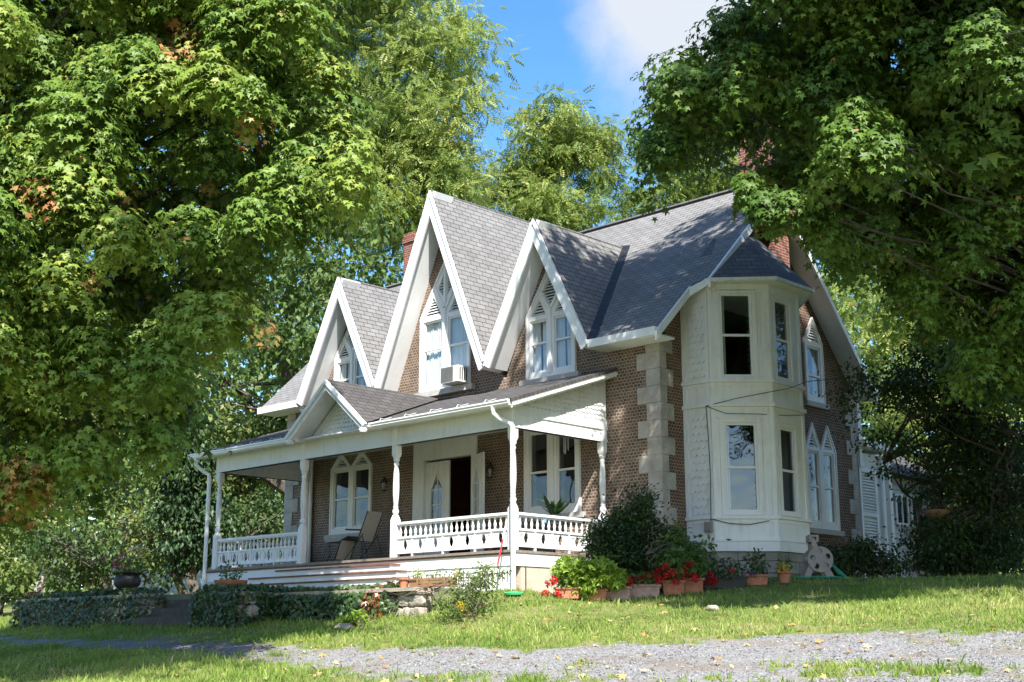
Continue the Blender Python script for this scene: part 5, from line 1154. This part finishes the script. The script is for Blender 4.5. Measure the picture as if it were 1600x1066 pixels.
# reclining sling chair
c0 = (-8.25,-1.35,0); t = thing('lounge_chair', c0, 'folding reclining lounge chair with beige sling on the porch', 'chair')
prf = [(-8.62,.18),(-8.42,.62),(-8.15,.70),(-7.8,.58),(-7.45,1.24)]
for a, b in ((0,1),(1,3),(3,4)):
    q = prf[a:b+1]; mb = MB()
    for (xa, za), (xb, zb) in zip(q[:-1], q[1:]): mb.bar((xa,-1.35,za),(xb,-1.35,zb), .42, .015, up=(0,0,1))
    if a != 1: mb.build('sling', M['sling'], t)
    else: mb.build('seat', M['metal_dark'], t)
mb = MB()
for yy in (-1.58,-1.12):
    mb.tube([(x_,yy,z_) for x_, z_ in prf], .014, 6); mb.tube([(-8.45,yy,.0),(-7.6,yy,.72)], .013, 6); mb.tube([(-7.35,yy,.0),(-7.62,yy,.66)], .013, 6); mb.tube([(-8.75,yy,.0),(-8.42,yy,.6)], .013, 6); mb.tube([(-8.25,yy,.86),(-7.68,yy,.82)], .022, 6)
mb.build('frame', M['metal_dark'], t, smooth=True)
c0 = (-9.2,-.8,0); t = thing('patio_table', c0, 'small wire legged patio table with a pale top by the porch window', 'table')
MB().box(-9.72,-8.75,-1.05,-.55,.66,.74).build('tabletop', M['sling'], t)
for x_, y_ in ((-9.62,-1.0),(-8.85,-1.0),(-9.62,-.6),(-8.85,-.6)):
    mb = MB(); mb.tube([(x_,y_,.67),(x_+.06,y_,.4),(x_-.04,y_,.2),(x_,y_,0)], .012, 6); mb.build('leg', M['metal_dark'], t, smooth=True)
c0 = (-4.0,-1.0,0); t = thing('wooden_chair', c0, 'plain brown wooden chair behind the porch rail near the open door', 'chair')
mb = MB(); mb.box(-4.25,-3.75,-1.2,-.75,.42,.46); mb.build('seat', M['wood'], t)
for x_ in (-4.23,-3.77):
    MB().box(x_-.02,x_+.02,-1.19,-1.15,0,.42).build('leg', M['wood'], t); MB().box(x_-.02,x_+.02,-.79,-.75,0,.98).build('leg', M['wood'], t)
mb = MB(); mb.box(-4.21,-3.79,-.785,-.755,.86,.97); mb.box(-4.21,-3.79,-.785,-.755,.66,.72); mb.build('backrest', M['wood'], t)
c0 = (-1.95,-1.15,0); t = thing('plant_stand', c0, 'small round stand on the porch behind the end railing', 'plant stand'); mb = MB(); mb.lathe([(.2,0),(.2,.02),(.03,.03),(.03,.60),(.34,.61),(.34,.64)], c0, 16); mb.build('stand', M['metal_dark'], t, smooth=True)
c1 = (-1.95,-1.15,.64); t = thing('potted_plant', c1, 'dark strap leaved potted plant on the porch in front of the window', 'plant'); pot(t, c1, .13, .18, M['iron'])
rg = np.random.default_rng(160); n = 34; a = rg.uniform(0,6.28,n); leaves('foliage', np.tile(np.array(c1)+np.array([0,0,.16]),(n,1)), np.stack([np.cos(a),np.sin(a),rg.uniform(.5,1.6,n)],-1), UP+rg.normal(0,.2,(n,3)), rg.uniform(.34,.56,n), rg.uniform(0,.6,n), (STRAP[0]*np.array([2.2,1,1]), STRAP[1]), M['darkleaf'], t)
c1 = (-2.1,-1.3,.64); t = thing('glazed_pot', c1, 'small pale blue pot beside the dark potted plant', 'pot'); pot(t, c1, .08, .16, pbr('pale_blue_glaze', (.25,.42,.6), .3, .1, 6))
c1 = (-1.95,-.75,2.98); t = thing('wind_chime', c1, 'silver wind chime hanging from the porch ceiling', 'wind chime')
mb = MB(); mb.tube([c1,(c1[0],c1[1],2.72)], .004, 4); mb.lathe([(.0,2.70),(.07,2.70),(.07,2.72),(0,2.72)], (c1[0],c1[1],0), 12); mb.build('hanger', M['metal_dark'], t)
for k in range(5):
    a = k*1.257; MB().tube([(c1[0]+.05*math.cos(a),c1[1]+.05*math.sin(a),2.68),(c1[0]+.05*math.cos(a),c1[1]+.05*math.sin(a),2.24-.03*k)], .011, 8).build('chime_tube', pbr('brushed_aluminium', (.7,.7,.7), .3, .05, 5, metal=1), t, smooth=True)
for x_, lb in ((-4.85,'black wall lantern between the open door and the end window'), (-8.6,'black wall lantern between the porch window and the front door')):
    c1 = (x_,-.12,2.05); t = thing('wall_lantern', c1, lb, 'lantern', 'lanterns on the porch wall')
    mb = MB(); mb.bar((x_,-.01,2.15),(x_,-.14,2.28), .02, .02); mb.lathe([(.0,.30),(.03,.28),(.09,.2),(.095,.18),(.08,.17)], (x_,-.14,1.95), 8); mb.lathe([(.06,-.02),(.065,0),(.06,.02)], (x_,-.14,1.93), 8)
    for k in range(4): a = k*1.571+.785; mb.bar((x_+.06*math.cos(a),-.14+.06*math.sin(a),1.94),(x_+.082*math.cos(a),-.14+.082*math.sin(a),2.13), .01, .01)
    mb.build('lantern_frame', M['metal_dark'], t); mb = MB(); mb.lathe([(.052,0),(.07,.17)], (x_,-.14,1.95), 8); mb.build('lantern_glass', M['glass'], t)
# meter box and cables on the bay
c1 = f0(.58, .56, -.06); t = thing('meter_box', c1, 'small brown grey utility box on the bay base', 'utility box'); mb = MB(); mb.plate([rect(.50,.66,.44,.64)], f0, -.11, -.02); mb.build('box_case', M['taupe'], t); MB().plate([rect(.51,.65,.45,.63)], f0, -.12, -.112).build('box_door', M['taupe'], t)
mb = MB(); P1 = np.array(f0(.64,3.02,-.10)); mb.tube([P1, np.array(f1(.5,3.16,-.16)), np.array(f2(.3,3.42,-.22)), np.array(f2(1.0,3.66,-.26)), (2.6,5.2,4.1), (6.5,12,5.2)], .008, 5); mb.tube([P1, f0(.645,2.4,-.06), f0(.66,1.6,-.05), f0(.66,.75,-.08), f0(.66,.64,-.1)], .009, 5)
mb.tube([P1, f1(.3,2.86,-.08), f1(1.0,2.85,-.08), f2(.5,2.88,-.08), f2(1.15,2.98,-.08)], .007, 5); mb.tube([f0(.67,.70,-.09), f1(.3,.60,-.08), f1(.7,.58,-.08), f1(1.1,.66,-.08)], .008, 5)
mb.build('cable', M['black_plastic'], label='black utility cable running across the bay and off to the pole', cat='cable', recalc=False)
# neighbour's pale shed seen under the trees
p = at(262,878,56); t = thing('garden_shed', (p[0],p[1],g(p[0],p[1])), 'pale sided shed far behind the urn under the trees', 'shed'); gzv = g(p[0],p[1])
mb = MB()
for i in range(12): mb.box(p[0]-2,p[0]+2,p[1]-1.5-.01*(i%2),p[1]+1.5,gzv+.16*i,gzv+.16*i+.15)
mb.build('wall', pbr('pale_green_siding', (.5,.55,.52), .7, .1, 4), t)
mb = MB(); mb.add([(p[0]-2.2,p[1]-1.8,gzv+1.9),(p[0]+2.2,p[1]-1.8,gzv+1.9),(p[0]+2.2,p[1],gzv+2.9),(p[0]-2.2,p[1],gzv+2.9),(p[0]-2.2,p[1]+1.8,gzv+1.9),(p[0]+2.2,p[1]+1.8,gzv+1.9)], [(0,1,2,3),(3,2,5,4),(0,3,4),(1,5,2),(0,4,5,1)]); mb.build('roof', M['shingle_porch'], t)

# ------------------------------------------------------------------ grass, pebbles and fallen leaves
M['grass'] = leaf_mat('grass_blade', [(0,(.11,.19,.03)),(.5,(.23,.32,.06)),(.85,(.35,.39,.11)),(1,(.50,.46,.2))], .35, .6, .25)
rg = np.random.default_rng(200)
def ground_pts(n, dlo, dhi, smax=.46):
    d = dlo*(dhi/dlo)**rg.uniform(0,1,n); s = rg.uniform(-smax, smax, n); u_ = s*d
    x = CAM[0]+u_*RH[0]+d*FH[0]; y = CAM[1]+u_*RH[1]+d*FH[1]; return x, y, gz(x, y)
def blocked(x, y):
    return ((x > -13) & (x < -1.35) & (y > -3)) | ((x > -15.7) & (x < -1.0) & (y > -5.5)) | ((x < 0) & (x > -13) & (y > -.05) & (y < 7.8)) | ((x > -9.8) & (x < -7) & (y > -6.1) & (y < -5)) | ((x>0)&(x<1.4)&(y>.9)&(y<3.7))
x, y, z = ground_pts(330000, 14.0, 40)
gm = mask_gravel(x, y, z); pat = fbm(x*1.3+4, y*1.3)
keep = ~blocked(x, y) & (gm < .35*rg.random(len(x))+.18) & (rg.random(len(x)) < .30+.95*pat)
x, y, z, pat, gm = x[keep], y[keep], z[keep], pat[keep], gm[keep]; n = len(x)
z = z+(fbm(x*1.7, y*1.7)-.5)*.05
P = np.stack([x, y, z-.01], -1); A = rg.normal(0,.45,(n,3)); A[:,2] = 1; Nn = rg.normal(0,1,(n,3)); Nn[:,2] = .5
wild = fbm(x*.5+2, y*.5+8); tall = np.clip((y+6.8)/1.5, 0, 1)*np.clip((-4.6-y)/.5, 0, 1)*(x < -.5)
sz = rg.uniform(.035,.085,n)*(.55+1.25*wild+1.1*tall+(rg.random(n) < .03)*.9)*(1-.35*gm)
dry = fbm(x*.8+31, y*.8+7)
BL = (np.array([(-.10,0,0),(.10,0,0),(.05,.6,.05),(0,1,.2)]), [(0,1,2,3)])
tag(leaves('grass', P, A, Nn, sz, np.clip(-.08+1.05*dry+rg.normal(0,.16,n)+(rg.random(n) < .05)*.3, 0, 1), BL, M['grass']), kind='stuff', label='mown lawn grass')
# pebbles of the drive
x, y, z = ground_pts(60000, 14.0, 24); gm = mask_gravel(x, y, z); k = (gm > .55) & ~blocked(x, y); x, y, z = x[k], y[k], z[k]; n = len(x)
OCT = (np.array([(1,0,0),(0,1,0),(-1,0,0),(0,-1,0),(0,0,.7),(0,0,-.7)]), [(0,1,4),(1,2,4),(2,3,4),(3,0,4)])
M['pebble'] = leaf_mat('grey_pebble', [(0,(.09,.09,.093)),(.6,(.19,.187,.186)),(1,(.31,.305,.30))], 0, .9, .2)
tag(leaves('gravel', np.stack([x,y,z],-1), rg.normal(0,1,(n,3))*np.array([1,1,.15]), UP+rg.normal(0,.2,(n,3)), rg.uniform(.005,.02,n), rg.uniform(0,1,n), OCT, M['pebble']), kind='stuff', label='loose grey gravel of the drive')
x, y, z = ground_pts(620, 14.5, 30); k = ~blocked(x, y); x, y, z = x[k], y[k], z[k]; n = len(x)
M['dry'] = leaf_mat('dry_leaf', [(0,(.36,.20,.06)),(.5,(.50,.36,.15)),(1,(.58,.48,.28))], .2, .8)
tag(leaves('fallen_leaves', np.stack([x,y,z+.035],-1), rg.normal(0,1,(n,3))*np.array([1,1,.2]), UP+rg.normal(0,.35,(n,3)), rg.uniform(.05,.12,n), rg.uniform(0,1,n), MAPLE, M['dry']), kind='stuff', label='dry fallen leaves scattered over the lawn')
